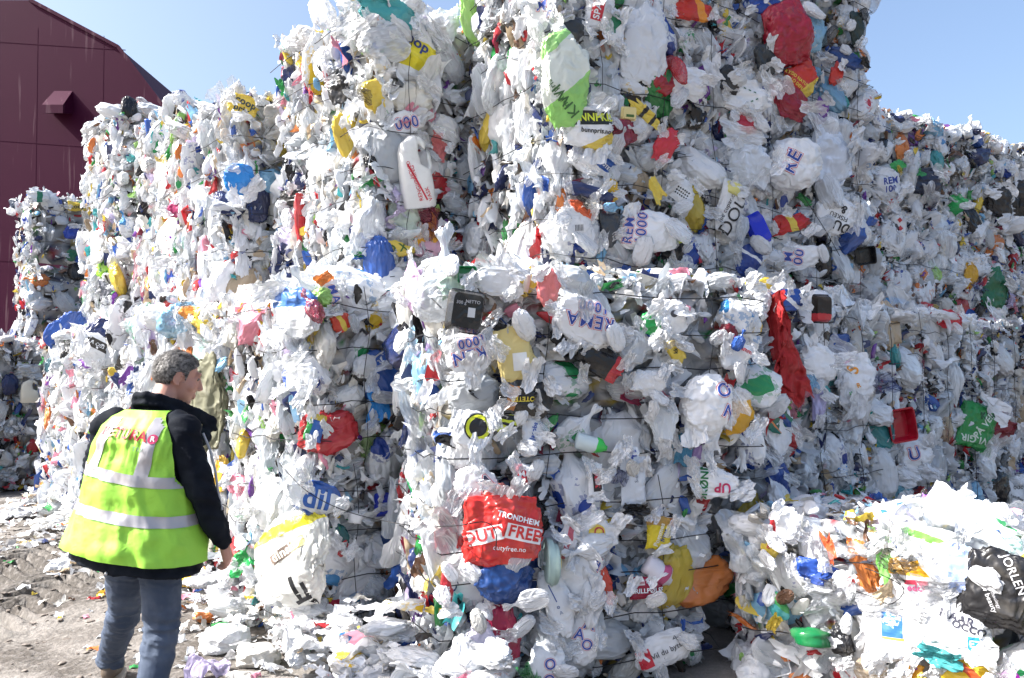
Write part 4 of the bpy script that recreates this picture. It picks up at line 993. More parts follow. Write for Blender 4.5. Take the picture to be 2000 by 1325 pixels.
H(1440, 195, 100, 60, "white bag with thin green dashes", W, out=.17, amp=.14, texts=(("- - - -", 0, 14, 12, -18, (.01, .12, .06), 'b'), ("- - -", 10, -8, 12, 24, (.01, .12, .06), 'b')))
H(1328, 170, 80, 60, "rumpled white bag below the wrapper", W, amp=.3, out=.15)
H(1572, 70, 60, 70, "pale blue film bag right of the wine red bag", (.22, .42, .58), film=True, clear=.1, out=.17)
H(1478, 22, 66, 36, "blue printed bag above the wine red bag", (.02, .07, .34), out=.17, zones=((40, .1, .16, COL['beige']),))
H(1640, 120, 76, 30, "dark blue film strip near the right block edge", (.02, .06, .22), roll=-18, out=.15)
H(1618, 150, 28, 42, "red film corner near the right block edge", (.60, .04, .03), roll=-20, out=.16)
H(1660, 60, 30, 60, "dark green black bag at the right block edge", (.012, .03, .028), roll=12, out=.15)
H(1590, 222, 30, 50, "purple foil bag below the red film", COL['purple'], amp=.3, out=.15, rough=.15)
# --- right-hand stacks
H(1795, 358, 70, 50, "navy black bag in the rear right stack", (.015, .025, .06), amp=.3, out=.14)
H(1935, 400, 52, 62, "black bin bag in the rear right stack", K, amp=.26, out=.18)
H(1978, 400, 60, 84, "black bin bag at the right edge of the picture", K, amp=.26, out=.18)
H(1865, 402, 54, 36, "bright green sheet in the rear right stack", (.03, .38, .10), film=True, clear=.1, out=.14)
H(1745, 325, 34, 22, "light green bag scrap high in the rear right stack", (.06, .45, .12), out=.12)
H(1750, 300, 22, 30, "orange film scrap high in the rear right stack", COL['orange'], out=.12)
H(1800, 220, 66, 18, "white roll of film on top of the rear right stack", W, out=.1, amp=.1)
H(1920, 270, 26, 22, "red and yellow bag on the skyline", COL['red'], zones=((0, .0, .6, COL['yellow']),), out=.05)
H(1930, 565, 54, 80, "dark green sheet hanging low in the rear stack", (.012, .14, .06), 'bag', "plastic_film", "plastic film", thick=.3, out=.14)
H(1885, 540, 28, 52, "amber yellow rag in the rear right stack", (.62, .34, .02), out=.14)
H(1745, 440, 32, 50, "white bottle with red diamonds in the rear stack", W, out=.13, texts=(("#rect", 0, 8, (8, 8), 45, COL['red']), ("#rect", 2, -8, (8, 8), 45, COL['red'])))
H(1725, 360, 56, 54, "white lettered bag in the rear right stack", W, texts=(("REM", 2, 4, 13, 10, BLU, 'b'), ("100", 2, -12, 12, 10, BLU, 'b')), out=.13)
H(1675, 502, 40, 32, "black food tray at the foot of the right-hand stack", (.012, .012, .014), 'tray', "food_tray", "tray", roll=8, out=.15, rough=.2)
H(1730, 596, 74, 28, "bright blue film on the right-hand ledge", (.05, .28, .58), out=.17, amp=.25)
H(1510, 588, 76, 40, "blue and white bag on the ledge beside the net", (.02, .08, .36), zones=((60, .0, .2, W),), out=.17)
H(1470, 555, 54, 22, "yellow bag on the ledge above the red net", COL['yellow'], out=.16)
H(1836, 625, 54, 36, "shiny red packet on the right-hand lower row", (.55, .015, .03), out=.16, roll=-10, amp=.14)
H(1805, 606, 40, 24, "red and yellow wrapper beside the shiny red packet", COL['red'], zones=((0, .1, .6, (.4, .3, .08)),), out=.15, roll=-10)
H(1580, 605, 36, 50, "black and red tray standing on the lower row", (.02, .015, .015), 'tubback', "plastic_tray", "tray", zones=((90, -.5, -.2, COL['red']),), out=.16, rough=.2)
H(1578, 708, 76, 66, "plump white bag right of the red net", W, amp=.1, out=.17, form='plain')
H(1650, 745, 84, 104, "white bag with orange and pink squiggles", W, amp=.14, out=.17, texts=(("S", -10, 22, 22, 70, (.75, .30, .02), 'b'), ("R", -4, -8, 9, 20, (.75, .30, .02), 'b'), ("u", -18, -22, 9, 20, (.05, .4, .1), 'b'), ("~", -20, 38, 18, 40, (.6, .03, .3), 'b')))
H(1740, 830, 54, 58, "red plastic tray tilted in the right-hand row", (.42, .008, .025), 'tray', "plastic_tray", "tray", roll=8, out=.17, rough=.2)
H(1886, 835, 76, 86, "green shop bag with white and dark lettering, right-hand row", (.02, .26, .06), amp=.1, thick=.4, out=.18, roll=-18, texts=(("KIWI", 14, 26, 14, 12, (.01, .06, .015), 'b'), ("PÅ VEI", 4, 4, 13, 66, (.55, .66, .55), 'b'), ("VI GIR", -8, -24, 13, 186, (.55, .66, .55), 'b')), form='rect')
H(1940, 835, 70, 40, "dark red and black film below the green shop bag's side", (.20, .01, .02), amp=.3, out=.15)
H(1580, 785, 34, 66, "clear violet bag below the plump white bag", (.44, .42, .66), film=True, clear=.3, out=.15)
H(1500, 840, 66, 90, "white bag above a black wire in the right-hand row", W, amp=.14, out=.15)
H(1495, 815, 50, 60, "green and blue printed strip below the red net", (.02, .16, .10), 'ribbon', "plastic_film", "plastic film", roll=40, out=.16, zones=((0, .1, .3, (.02, .08, .3)), (0, -.3, -.22, COL['orange'])))
H(1770, 890, 70, 56, "white bag with a dark blue U in the right-hand row", W, texts=(("U", -8, 4, 24, 14, BLU, 'rema'),), out=.15)
H(1500, 930, 54, 60, "deep blue bag low in the right-hand row", (.015, .06, .28), out=.14, amp=.25)
H(1970, 960, 50, 60, "white bag with thin looped writing at the right edge", W, texts=(("ooo", 0, 10, 10, 0, (.05, .05, .05)), ("handlepose", 0, -12, 6, -20, (.05, .05, .05))), out=.14)
# --- sunlit low bale at the right
H(1728, 955, 96, 66, "pale turquoise film sheet standing on the low bale", (.30, .62, .74), 'sheet', "plastic_film", "plastic film", film=True, clear=.25, out=.02, thick=.7, face=.75)
H(1835, 995, 58, 56, "purple printed packet on the low bale", (.20, .05, .40), 'bag', "wrapper", "wrapper", thick=.3, out=.1, face=.8, form='rect')
H(1760, 1005, 60, 34, "blue net bag on top of the low bale", (.05, .14, .42), out=.08, amp=.3, face=.7)
H(1815, 1058, 112, 52, "white and apple green bag on the low bale", (.74, .76, .70), zones=((70, -.02, .26, (.16, .52, .07)),), out=.14, amp=.14, face=.8)
H(1945, 1022, 38, 22, "crumpled red packet on the low bale", COL['red'], out=.07, face=.8)
H(1795, 1135, 90, 84, "white bag with an orange gathered top and red print", W, zones=((90, .18, .7, (.80, .42, .01)),), out=.17, amp=.14, texts=(("#rect", 2, 4, (40, 8), 4, (.65, .05, .10)), ("eddik", 6, -6, 12, 4, (.65, .1, .25), 'b')))
H(1735, 1095, 30, 90, "apple green film strip on the low bale", (.20, .58, .12), 'bag', "plastic_film", "plastic film", thick=.25, out=.14, roll=6)
H(1868, 1105, 92, 90, "clear white bag with a pale blue side", (.72, .75, .8), zones=((0, -.1, .28, (.32, .42, .70)),), film=True, clear=.15, out=.17)
H(1860, 1168, 60, 30, "small blue bag under the clear bag", (.10, .25, .66), out=.17, amp=.25)
H(1952, 1145, 112, 138, "large black sheet bag with white lettering", (.012, .012, .014), 'bag', "black_bag", "plastic bag", thick=.3, amp=.12, out=.18, roll=-10, rough=.3, tr=.05, texts=(("JORLEN", 22, 36, 15, -58, (.6, .6, .62)), ("a new beauty", -14, -10, 9, -58, (.5, .5, .52)), ("technology", 0, -14, 6, -58, (.4, .4, .42))), form='rect')
H(1872, 1222, 110, 96, "white bag with black capitals and a blue square", W, out=.19, amp=.1, thick=.5, roll=0, texts=(("NAAR", 4, 24, 15, -14, (.03, .03, .05), 'b'), ("OCCO", 24, 8, 13, -14, (.03, .03, .05), 'b'), ("#rect", 34, -18, (24, 26), 2, (.02, .24, .48)), ("EZ", 34, -18, 12, 2, (.6, .75, .85), 'b')), form='plain')
H(1748, 1232, 96, 90, "white bag with a blue and white photo panel", W, out=.16, amp=.1, texts=(("#rect", 2, 18, (36, 44), 2, (.03, .14, .38)), ("#rect", 0, 22, (26, 14), -20, W), ("#rect", 4, -6, (38, 4), 2, COL['yellow'])), form='rect')
H(1600, 1112, 76, 46, "torn royal blue bag on the low bale's left side", (.02, .07, .34), amp=.3, out=.16)
H(1628, 1065, 18, 62, "orange red strip on the low bale", (.72, .12, .04), 'ribbon', "plastic_film", "plastic film", roll=18, out=.16)
H(1668, 1130, 18, 18, "coral red bottle cap on the low bale", (.72, .10, .10), 'bag', "bottle_cap", "bottle cap", thick=.8, amp=.04, out=.17)
H(1592, 1235, 32, 76, "dark green bottle standing in the low bale", (.01, .16, .05), 'bottle', "plastic_bottle", "bottle", roll=90, out=.16, rough=.12)
H(1540, 1025, 56, 60, "white bag with a red corner on the low bale's left end", W, zones=((0, -.6, -.3, COL['red']),), out=.14)
H(1510, 1060, 32, 50, "yellow bag with red letters at the low bale's left end", COL['yellow'], texts=(("mx", 0, 0, 9, 70, COL['red'], 'b'),), out=.13)
H(1528, 1180, 34, 50, "teal and green wrapper low on the bale", COL['teal'], zones=((30, .0, .6, COL['green']),), out=.14, roll=30)
H(1650, 1250, 40, 66, "black foil zigzag on the low bale", K, amp=.4, out=.14, roll=20)
H(1895, 1300, 96, 50, "yellow and red snack bag at the bottom right", (.76, .50, .02), zones=((60, -.1, .14, (.6, .08, .02)),), out=.19, amp=.1)
H(1785, 1305, 28, 50, "orange carton with purple lettering at the bottom", (.80, .35, .02), out=.19, roll=-30, name="carton", cat="carton", texts=(("ooo", 0, 8, 9, 70, COL['purple'], 'b'),), form='rect')
H(1975, 1315, 34, 26, "magenta bag at the bottom right corner", (.45, .02, .45), out=.18)
# --- far shaded stack by the hall
H(75, 385, 40, 22, "white bag with green print on the far stack", W, zones=((0, -.1, .15, (.02, .2, .12)),), out=.12)
H(37, 402, 24, 24, "navy ball of film on the far stack", (.02, .04, .08), out=.12)
H(150, 405, 34, 18, "yellow lettered bag on the far stack", COL['yellow'], out=.12, texts=(("coop", 0, 0, 8, 8, K, 'b'),))
H(60, 432, 24, 34, "white bag with blue marks on the far stack", W, out=.12, texts=(("M", 0, 0, 12, 20, BLU, 'b'),))
H(140, 500, 20, 22, "dark green tub on the far stack", (.01, .12, .06), out=.12)
H(16, 505, 18, 24, "crimson scrap on the far stack's edge", (.4, .02, .12), out=.12)
H(138, 455, 26, 24, "royal blue bag on the far stack", (.02, .06, .4), out=.12)

# ------------------------------------------------------------------ stray wires
def stray(label, pts, r=.0028):
    P = []
    for (px, py, off) in pts:
        h = hit(px, py)
        if h: P.append(h[0] + (Vector((0, 0, CAM_H)) - h[0]).normalized() * off)
        else: P.append(Vector((0, 0, CAM_H)) + ray(px, py) * off * 50)
    Q = []
    for i in range(len(P) - 1):
        p0, p1, p2, p3 = P[max(i - 1, 0)], P[i], P[i + 1], P[min(i + 2, len(P) - 1)]
        for k in range(8):
            t = k / 8; Q.append(.5 * ((2 * p1) + (p2 - p0) * t + (2 * p0 - 5 * p1 + 4 * p2 - p3) * t * t + (3 * p1 - p0 - 3 * p2 + p3) * t ** 3))
    Q.append(P[-1]); V, F = tube(Q, r, 6)
    tag(link("loose_wire", np_mesh("loose_wire", V, F), None, [WIRE]), label, "wire")
stray("long loose wire sagging across the corner to the duty free bag", [(545, 905, .16), (600, 960, .2), (680, 1000, .22), (790, 1025, .24), (880, 1028, .26), (945, 1020, .32), (968, 1040, .34), (968, 1075, .3)])
stray("loose wire curving over the lilac bag", [(762, 541, .15), (800, 540, .2), (832, 572, .24), (862, 602, .2)])
stray("slack wire hanging down the tall block past the lettered bag", [(1502, 235, .2), (1505, 275, .26), (1530, 325, .3), (1570, 385, .28), (1612, 450, .26), (1640, 500, .2)])
stray("broken wire springing off the low bale", [(1600, 1130, .16), (1700, 1165, .18), (1740, 1180, .2), (1765, 1150, .24), (1720, 1122, .24), (1690, 1110, .2)])

# ------------------------------------------------------------------ the man in the safety vest
def capsule(p0, p1, r0, r1, n=18, m=5):
    """closed tapered limb between two joints"""
    p0, p1 = Vector(p0), Vector(p1); d = (p1 - p0).normalized(); a = d.orthogonal().normalized(); b = d.cross(a)
    rings = []
    for k in range(m + 1):
        t = math.pi / 2 * (1 - k / m); rings.append((p0 - d * r0 * math.sin(t), r0 * math.cos(t)))
    for k in range(m + 1):
        t = math.pi / 2 * k / m; rings.append((p1 + d * r1 * math.sin(t), r1 * math.cos(t)))
    V, F = [], []
    for c, r in rings:
        r = max(r, 1e-4)
        for k in range(n): q = 2 * math.pi * k / n; V.append((c + (a * math.cos(q) + b * math.sin(q)) * r)[:])
    for i in range(len(rings) - 1):
        for k in range(n): F.append((i * n + k, i * n + (k + 1) % n, (i + 1) * n + (k + 1) % n, (i + 1) * n + k))
    F.append(tuple(range(n - 1, -1, -1))); F.append(tuple(range((len(rings) - 1) * n, len(rings) * n)))
    return V, F

def ellipsoid(c, r, M=None):
    D, F = ICO[4]; V = D * np.array(r)
    if M is not None: V = V @ np.array(M.to_3x3()).T
    return (V + np.array(c)).tolist(), F.tolist()

def loft(rings, cap=True):
    n = len(rings[0]); V = [p for r in rings for p in r]; F = []
    for i in range(len(rings) - 1):
        for k in range(n): F.append((i * n + k, i * n + (k + 1) % n, (i + 1) * n + (k + 1) % n, (i + 1) * n + k))
    if cap: F.append(tuple(range(n - 1, -1, -1))); F.append(tuple(range((len(rings) - 1) * n, len(rings) * n)))
    return V, F

def fuse(name, parts, voxel, smooth=3, noise=None):
    """several closed shapes grown into one continuous skin"""
    V, F = [], []
    for v, f in parts:
        b = len(V); V += list(v); F += [tuple(i + b for i in q) for q in f]
    me = bpy.data.meshes.new(name); me.from_pydata(V, [], F)
    o = bpy.data.objects.new(name, me); SC.collection.objects.link(o)
    r = o.modifiers.new("r", 'REMESH'); r.mode = 'VOXEL'; r.voxel_size = voxel
    s = o.modifiers.new("s", 'SMOOTH'); s.factor = .5; s.iterations = smooth
    m2 = bpy.data.meshes.new_from_object(o.evaluated_get(bpy.context.evaluated_depsgraph_get()))
    bpy.data.objects.remove(o); bpy.data.meshes.remove(me); m2.name = name
    n = len(m2.vertices); co = np.zeros(n * 3, np.float32); m2.vertices.foreach_get("co", co); P = co.reshape(-1, 3).astype(float)
    if noise is not None:
        no = np.zeros(n * 3, np.float32); m2.vertices.foreach_get("normal", no)
        P = P + no.reshape(-1, 3) * noise(P)[:, None]; m2.vertices.foreach_set("co", P.astype(np.float32).reshape(-1))
    m2.polygons.foreach_set("use_smooth", np.ones(len(m2.polygons), bool)); m2.update()
    return m2

MAN = Vector((-1.78, 4.0, 0)); YAW = math.radians(-14)
def cloth(name, col, rough, scale, dist, c2=None, c2s=12):
    return simple_mat(name, col, rough, bump=(scale, dist, .6), c2=c2, c2scale=c2s)

def torso_ring(z, grow, n, tilt=True):
    """cross-section of the dressed trunk at height z, flaring to an A-line hem"""
    zs = [.70, .85, .95, 1.05, 1.24, 1.36, 1.43, 1.475, 1.51, 1.535]
    rx = [.335, .314, .292, .266, .235, .222, .205, .170, .115, .085]
    ry = [.265, .245, .225, .195, .165, .150, .130, .108, .092, .082]
    cx = [-.055, -.048, -.04, -.03, -.015, .0, .005, .01, .018, .02]
    cyy = [.02, .02, .02, .015, .01, .01, .015, .025, .045, .055]
    a, b, x0, y0 = (np.interp(z, zs, q) for q in (rx, ry, cx, cyy)); a += grow; b += grow
    th = np.linspace(0, 2 * math.pi, n, endpoint=False)
    e = np.interp(z, [1.2, 1.5], [.85, .95]); c, s = np.cos(th), np.sin(th)
    X = x0 + a * np.sign(c) * np.abs(c) ** e; Y = y0 + b * np.sign(s) * np.abs(s) ** e
    sl = np.interp(z, [1.2, 1.52], [.15, .02])
    return np.stack([X, Y, z - sl * (X - x0)], 1)

def folds(P, seed, amp, fx=7, fz=2.2):
    """hanging folds: long up and down, short across"""
    q = np.stack([P[:, 0] * fx, P[:, 1] * fx, P[:, 2] * fz], 1)
    return amp * (ridged(q, seed, 2) - .4) + amp * .5 * vnoise(P * 16, seed + 4)

R_SH, R_EL, R_WR = (.205, .0, 1.415), (.295, .02, 1.12), (.335, .16, .855)
L_SH, L_EL, L_WR = (-.205, .0, 1.43), (-.290, .0, 1.15), (-.27, .20, .96)

def head_parts():
    hy, hp = math.radians(-46), math.radians(-14)      # turned to his right, chin down
    M = Matrix.Translation((.05, .165, 1.668)) @ Matrix.Rotation(hy, 4, 'Z') @ Matrix.Rotation(hp, 4, 'X')
    def E(c, r, rot=None):
        v, f = ellipsoid((0, 0, 0), r, rot); return [(M @ (Vector(p) + Vector(c)))[:] for p in v], f
    def Cp(a, b, r0, r1): return capsule(M @ Vector(a), M @ Vector(b), r0, r1)
    P = [E((0, -.012, .03), (.078, .100, .098)), E((0, .035, -.045), (.063, .068, .082)), E((0, .028, -.02), (.068, .078, .075)), E((0, .068, -.108), (.032, .026, .022)),
         Cp((0, .098, .02), (0, .121, -.028), .010, .0135), E((0, .114, -.034), (.017, .013, .010)), Cp((-.035, .092, .038), (.035, .092, .038), .012, .012),
         Cp((-.022, .098, -.070), (.022, .098, -.070), .008, .008), Cp((-.018, .096, -.082), (.018, .096, -.082), .008, .008), E((.032, .086, .016), (.014, .012, .010)), E((-.032, .086, .016), (.014, .012, .010)),
         E((.045, .062, -.03), (.026, .03, .03)), E((-.045, .062, -.03), (.026, .03, .03))]
    for s in (1, -1):
        for k in range(7):
            t0, t1 = math.radians(-110 + 38 * k), math.radians(-110 + 38 * (k + 1))
            q = lambda t: (s * (.080 + .010 * max(0, -math.cos(t))), -.006 - .020 * math.cos(t) * 1, -.005 + .033 * math.sin(t))
            P.append(Cp(q(t0), q(t1), .0052, .0052))
        P.append(E((s * .079, -.006, -.004), (.006, .016, .028)))
        P.append(E((s * .081, -.002, -.034), (.006, .009, .010)))
    P.append(capsule((.01, .04, 1.45), M @ Vector((0, -.03, -.06)), .066, .060))
    return M, P

def hand_parts(wr, s):
    """relaxed half-closed hand hanging from the wrist; s = +1 for the right hand"""
    w_ = Vector(wr); d = Vector((.02 * s, .10, -.30)).normalized(); side = Vector((-.25 * s, .95, .32)).normalized(); side = (side - d * side.dot(d)).normalized(); pn = d.cross(side) * s
    inn = -pn if (-pn).x * s < 0 else pn                                 # palm faces the thigh
    P = [capsule(w_, w_ + d * .03, .027, .026), capsule(w_ + d * .035 + side * .018, w_ + d * .085 + side * .026, .019, .017), capsule(w_ + d * .035 - side * .014, w_ + d * .08 - side * .024, .019, .016), capsule(w_ + d * .04, w_ + d * .085, .02, .018)]
    for k, (o, l) in enumerate(((.030, .9), (.010, 1.0), (-.010, .94), (-.029, .76))):
        b = w_ + d * .088 + side * o; c1 = b + (d * .9 + inn * .35).normalized() * .040 * l; c2 = c1 + (d * .25 + inn * 1).normalized() * .026 * l; c3 = c2 + (inn * .8 - d * .6).normalized() * .02 * l
        P += [capsule(b, c1, .0092, .0086), capsule(c1, c2, .0086, .008), capsule(c2, c3, .008, .0068)]
    t0 = w_ + d * .03 + side * .03; t1 = t0 + (d * .7 + side * .6 + inn * .3).normalized() * .038; t2 = t1 + (d * .9 + inn * .5).normalized() * .03
    P += [capsule(t0, t1, .0125, .0105), capsule(t1, t2, .0105, .008)]
    return P

LEG_R = ((.095, .0, .84), (.10, .02, .455), (.115, -.10, .10))
LEG_L = ((-.095, .0, .84), (-.25, .19, .475), (-.524, .43, .165))

def build_man():
    M, hp = head_parts()
    body = list(hp) + [capsule((0, .01, .95), (0, .0, 1.33), .13, .14), capsule((-.15, .0, 1.40), (.15, .0, 1.40), .065, .065)]
    for a, b, c in ((R_SH, R_EL, R_WR), (L_SH, L_EL, L_WR)): body += [capsule(a, b, .05, .042), capsule(b, c, .042, .028)]
    body += hand_parts(R_WR, 1) + hand_parts(L_WR, -1)
    for h, k, a in (LEG_R, LEG_L): body += [capsule(h, k, .08, .055), capsule(k, a, .055, .04)]
    skin, N, L, out = new_mat("skin")
    tc = N.new("ShaderNodeTexCoord"); t = N.new("ShaderNodeTexNoise"); t.inputs['Scale'].default_value = 22; t.inputs['Detail'].default_value = 4; L.new(tc.outputs['Object'], t.inputs[0])
    p = N.new("ShaderNodeBsdfPrincipled"); L.new(mix_col(N, L, t.outputs[0], (.40, .19, .135), (.47, .25, .19)), p.inputs['Base Color']); p.inputs['Roughness'].default_value = .5
    p.inputs['Subsurface Weight'].default_value = .12; p.inputs['Subsurface Radius'].default_value = (.01, .004, .002); L.new(p.outputs[0], out.inputs[0])
    me = fuse("person", body, .0048, 2)
    man = link("person", me, None, [skin]); man.location = MAN; man.rotation_euler = (0, 0, YAW)
    tag(man, "man in a yellow-green safety vest walking along the wall, seen from behind", "person")
    # eyes, hair
    for s in (1, -1):
        v, f = ellipsoid((0, 0, 0), (.0115, .0115, .0105)); e = bpy.data.meshes.new("eye"); e.from_pydata([(M @ (Vector(q) + Vector((s * .032, .0885, .014))))[:] for q in v], [], f)
        e.polygons.foreach_set("use_smooth", np.ones(len(e.polygons), bool)); link("eye", e, man, [simple_mat("eye", (.10, .08, .07), .2)])
    D, F = ico(6)
    V = D * np.array((.0845, .107, .104)) + np.array((0, -.014, .032))
    u, f_, r_ = V[:, 2], V[:, 1], np.abs(V[:, 0])
    st = ridged(np.stack([V[:, 0] * 95, V[:, 1] * 14 + V[:, 2] * 10, V[:, 2] * 60], 1), 5, 3)
    V = V + (V - np.array((0, -.014, .0))) / np.linalg.norm(V, axis=1)[:, None].clip(.05) * (.0042 * st + .004 * vnoise(V * 30, 9))[:, None]
    V[:, 2] += .008 * np.clip((f_ - .02) / .06, 0, 1)                   # swept-back quiff
    line = np.interp(f_, [-.13, -.06, -.035, -.02, .012, .028, .04, .075, .1], [-.062, -.058, -.052, .022, .026, -.018, .04, .062, .09]) + .006 * vnoise(V * 60, 3)
    keep = u > line
    idx = np.cumsum(keep) - 1; F2 = F[keep[F].all(1)]
    V = V[keep]; F2 = idx[F2]
    # separate strands lying over the cap, combed back
    rs = np.random.default_rng(4); sel = rs.choice(len(V), 2600); SV, SF = [], []
    c0 = np.array((0, -.014, .0))
    for p0 in V[sel]:
        nrm_ = (p0 - c0) / np.linalg.norm(p0 - c0); d = np.array((rs.normal(0, .25), -1.0, -.25 + rs.normal(0, .2))); d -= nrm_ * (d @ nrm_); d /= np.linalg.norm(d) + 1e-6
        sd = np.cross(nrm_, d) * rs.uniform(.0006, .0012); ln = rs.uniform(.015, .035); b = len(SV)
        for k in range(4):
            t = k / 3; q = p0 + d * ln * t - nrm_ * (ln * t) ** 2 * 4.5 + nrm_ * (.003 + .006 * math.sin(t * 2.6) * rs.uniform(.3, 1))
            SV += [q - sd * (1 - .7 * t), q + sd * (1 - .7 * t)]
        SF += [(b, b + 1, b + 3, b + 2), (b + 2, b + 3, b + 5, b + 4), (b + 4, b + 5, b + 7, b + 6)]
    F2 = [F2, np.array(SF) + len(V)]; V = np.concatenate([V, np.array(SV)])
    V = np.array([(M @ Vector(q))[:] for q in V])
    hm, N, L, out = new_mat("grey_hair")
    tc = N.new("ShaderNodeTexCoord"); mp = N.new("ShaderNodeMapping"); mp.inputs['Rotation'].default_value = (.3, 0, math.radians(46)); mp.inputs['Scale'].default_value = (130, 12, 60); L.new(tc.outputs['Object'], mp.inputs[0])
    t = N.new("ShaderNodeTexNoise"); t.inputs['Scale'].default_value = 1.0; t.inputs['Detail'].default_value = 3; L.new(mp.outputs[0], t.inputs[0])
    mr = N.new("ShaderNodeMapRange"); mr.inputs[1].default_value = .38; mr.inputs[2].default_value = .66; L.new(t.outputs[0], mr.inputs[0])
    p = N.new("ShaderNodeBsdfPrincipled"); L.new(mix_col(N, L, mr.outputs[0], (.028, .025, .023), (.25, .235, .22)), p.inputs['Base Color']); p.inputs['Roughness'].default_value = .45
    b = N.new("ShaderNodeBump"); b.inputs['Distance'].default_value = .004; L.new(t.outputs[0], b.inputs['Height']); L.new(b.outputs[0], p.inputs['Normal']); L.new(p.outputs[0], out.inputs[0])
    link("hair", np_mesh("hair", V, F2), man, [hm])
    # jacket: trunk, sleeves and stand-up collar in one
    zz = list(np.linspace(.775, 1.53, 26))
    rings = [torso_ring(z, -.010, 48).tolist() for z in zz]
    parts = [loft(rings)]
    parts += [capsule(R_SH, R_EL, .082, .068), capsule(R_EL, (R_WR[0] - .004, R_WR[1] - .02, R_WR[2] + .04), .068, .053), capsule((R_WR[0] - .004, R_WR[1] - .02, R_WR[2] + .04), (R_WR[0], R_WR[1], R_WR[2] + .012), .054, .048),
              capsule(L_SH, L_EL, .074, .064), capsule(L_EL, L_WR, .066, .05), capsule((.17, .01, 1.455), (.215, .0, 1.41), .06, .08), capsule((-.17, .01, 1.465), (-.215, .0, 1.42), .06, .08),
              capsule((.10, .11, 1.38), (.18, .19, 1.37), .08, .045), capsule((-.10, .13, 1.38), (-.12, .21, 1.36), .08, .06)]
    col_path = [(-.13, .20, 1.47), (-.115, .10, 1.515), (-.085, .02, 1.555), (-.04, -.035, 1.575), (.02, -.055, 1.58), (.08, -.03, 1.572), (.125, .035, 1.552), (.155, .11, 1.518), (.19, .19, 1.478), (.215, .25, 1.44)]
    for a, b in zip(col_path[:-1], col_path[1:]):
        parts += [capsule(a, b, .013, .013, 10, 3), capsule((a[0], a[1], a[2] - .035), (b[0], b[1], b[2] - .035), .016, .016, 10, 3), capsule((a[0], a[1] + .005, a[2] + .014), (b[0], b[1] + .005, b[2] + .012), .010, .010, 10, 3)]
    def jn(P):
        arm = np.clip((np.abs(P[:, 0] + .03) - .2) / .06, 0, 1)
        a = folds(P, 21, .009) + .010 * arm * (ridged(np.stack([P[:, 0] * 5, P[:, 1] * 5, P[:, 2] * 17 + P[:, 1] * 8], 1), 6, 2) - .3)
        return a + .003 * np.sin(P[:, 2] * 2 * math.pi / .035) * arm * (P[:, 0] < -.2)      # quilted lining on the left sleeve
    jk = link("jacket", fuse("jacket", parts, .0085, 3, jn), man, [cloth("navy_jacket_cloth", (.004, .006, .011), .8, 60, .002, (.008, .011, .017), 9)])
    # pale piping and studs on the jacket
    pts = [(.285, .045, 1.40), (.315, .06, 1.32), (.345, .062, 1.22), (.362, .062, 1.12), (.372, .085, 1.03)]
    Vt, Ft = tube(pts, .006, 6); link("sleeve_piping", np_mesh("sleeve_piping", Vt, Ft), man, [simple_mat("grey_piping", (.32, .33, .36), .5)])
    bmj = bmesh.new(); bmj.from_mesh(jk.data); jt = BVHTree.FromBMesh(bmj); bmj.free()
    for c in ((-.02, -.6, .775), (.385, .02, .83), (.36, .3, .835)):
        h = jt.ray_cast(Vector(c), (Vector((c[0] * .6, .05, c[2])) - Vector(c)).normalized())
        if h[0] is not None:
            v, f = ellipsoid(h[0], (.008, .008, .008)); e = bpy.data.meshes.new("snap_button"); e.from_pydata(v, [], f); link("snap_button", e, man, [simple_mat("steel_stud", (.45, .46, .48), .35, .8)])
    # vest
    n, zr = 180, np.linspace(.835, 1.512, 110)
    G = np.stack([torso_ring(z, .021, n) for z in zr])                 # rows x angle x 3
    P = G.reshape(-1, 3)
    ctr = np.stack([np.full(len(P), -.01), np.full(len(P), .01), P[:, 2]], 1); dr = P - ctr; dr /= np.linalg.norm(dr, axis=1)[:, None]
    P = P + dr * (folds(P, 33, .015, 7, 1.8) + .010 * np.clip((1.5 - P[:, 2]) / .5, 0, 1) * ridged(np.stack([P[:, 0] * 16 + P[:, 2] * 5, P[:, 1] * 6, P[:, 2] * 3.0], 1), 12, 2) + .011 * np.exp(-((P[:, 2] - 1.33) / .13) ** 2) * ridged(np.stack([P[:, 0] * 26 - P[:, 2] * 3, P[:, 1] * 6, P[:, 2] * 4.0], 1), 19, 2))[:, None]
    i = np.arange(len(zr) * n).reshape(len(zr), n); j = np.roll(i, -1, 1)
    F = np.stack([i[:-1].ravel(), j[:-1].ravel(), j[1:].ravel(), i[1:].ravel()], 1)
    def seg(Pn, a, b):
        a, b = np.array(a), np.array(b); ab = b - a; t = np.clip(((Pn - a) @ ab) / (ab @ ab), 0, 1); return np.linalg.norm(Pn - a - t[:, None] * ab, axis=1)
    sd = np.minimum(np.where(P[:, 0] > .10, seg(P, (.232, .0, 1.47), (.262, .01, 1.24)), 1), np.where(P[:, 0] < -.12, seg(P, (-.232, .0, 1.47), (-.262, .01, 1.24)), 1)) - .098
    hole = sd < 0                                                      # armholes: pull the rim onto a smooth edge
    nb = np.stack([i.ravel(), j.ravel(), np.roll(i, 1, 1).ravel(), np.roll(i, 1, 0).ravel(), np.roll(i, -1, 0).ravel()], 1)[:, 1:]
    wgt = (~hole[nb]).astype(float); tt = sd[:, None] / np.minimum(sd[:, None] - sd[nb], -1e-6)
    cross = P[:, None, :] + (P[nb] - P[:, None, :]) * tt[..., None]
    rim = hole & (wgt.sum(1) > 0); P[rim] = (cross[rim] * wgt[rim][..., None]).sum(1) / wgt[rim].sum(1)[:, None]
    hole &= ~rim
    fm = P[F].mean(1); openf = (fm[:, 1] > .08) & (np.abs(fm[:, 0] - .02) < .022)       # zip opening at the front
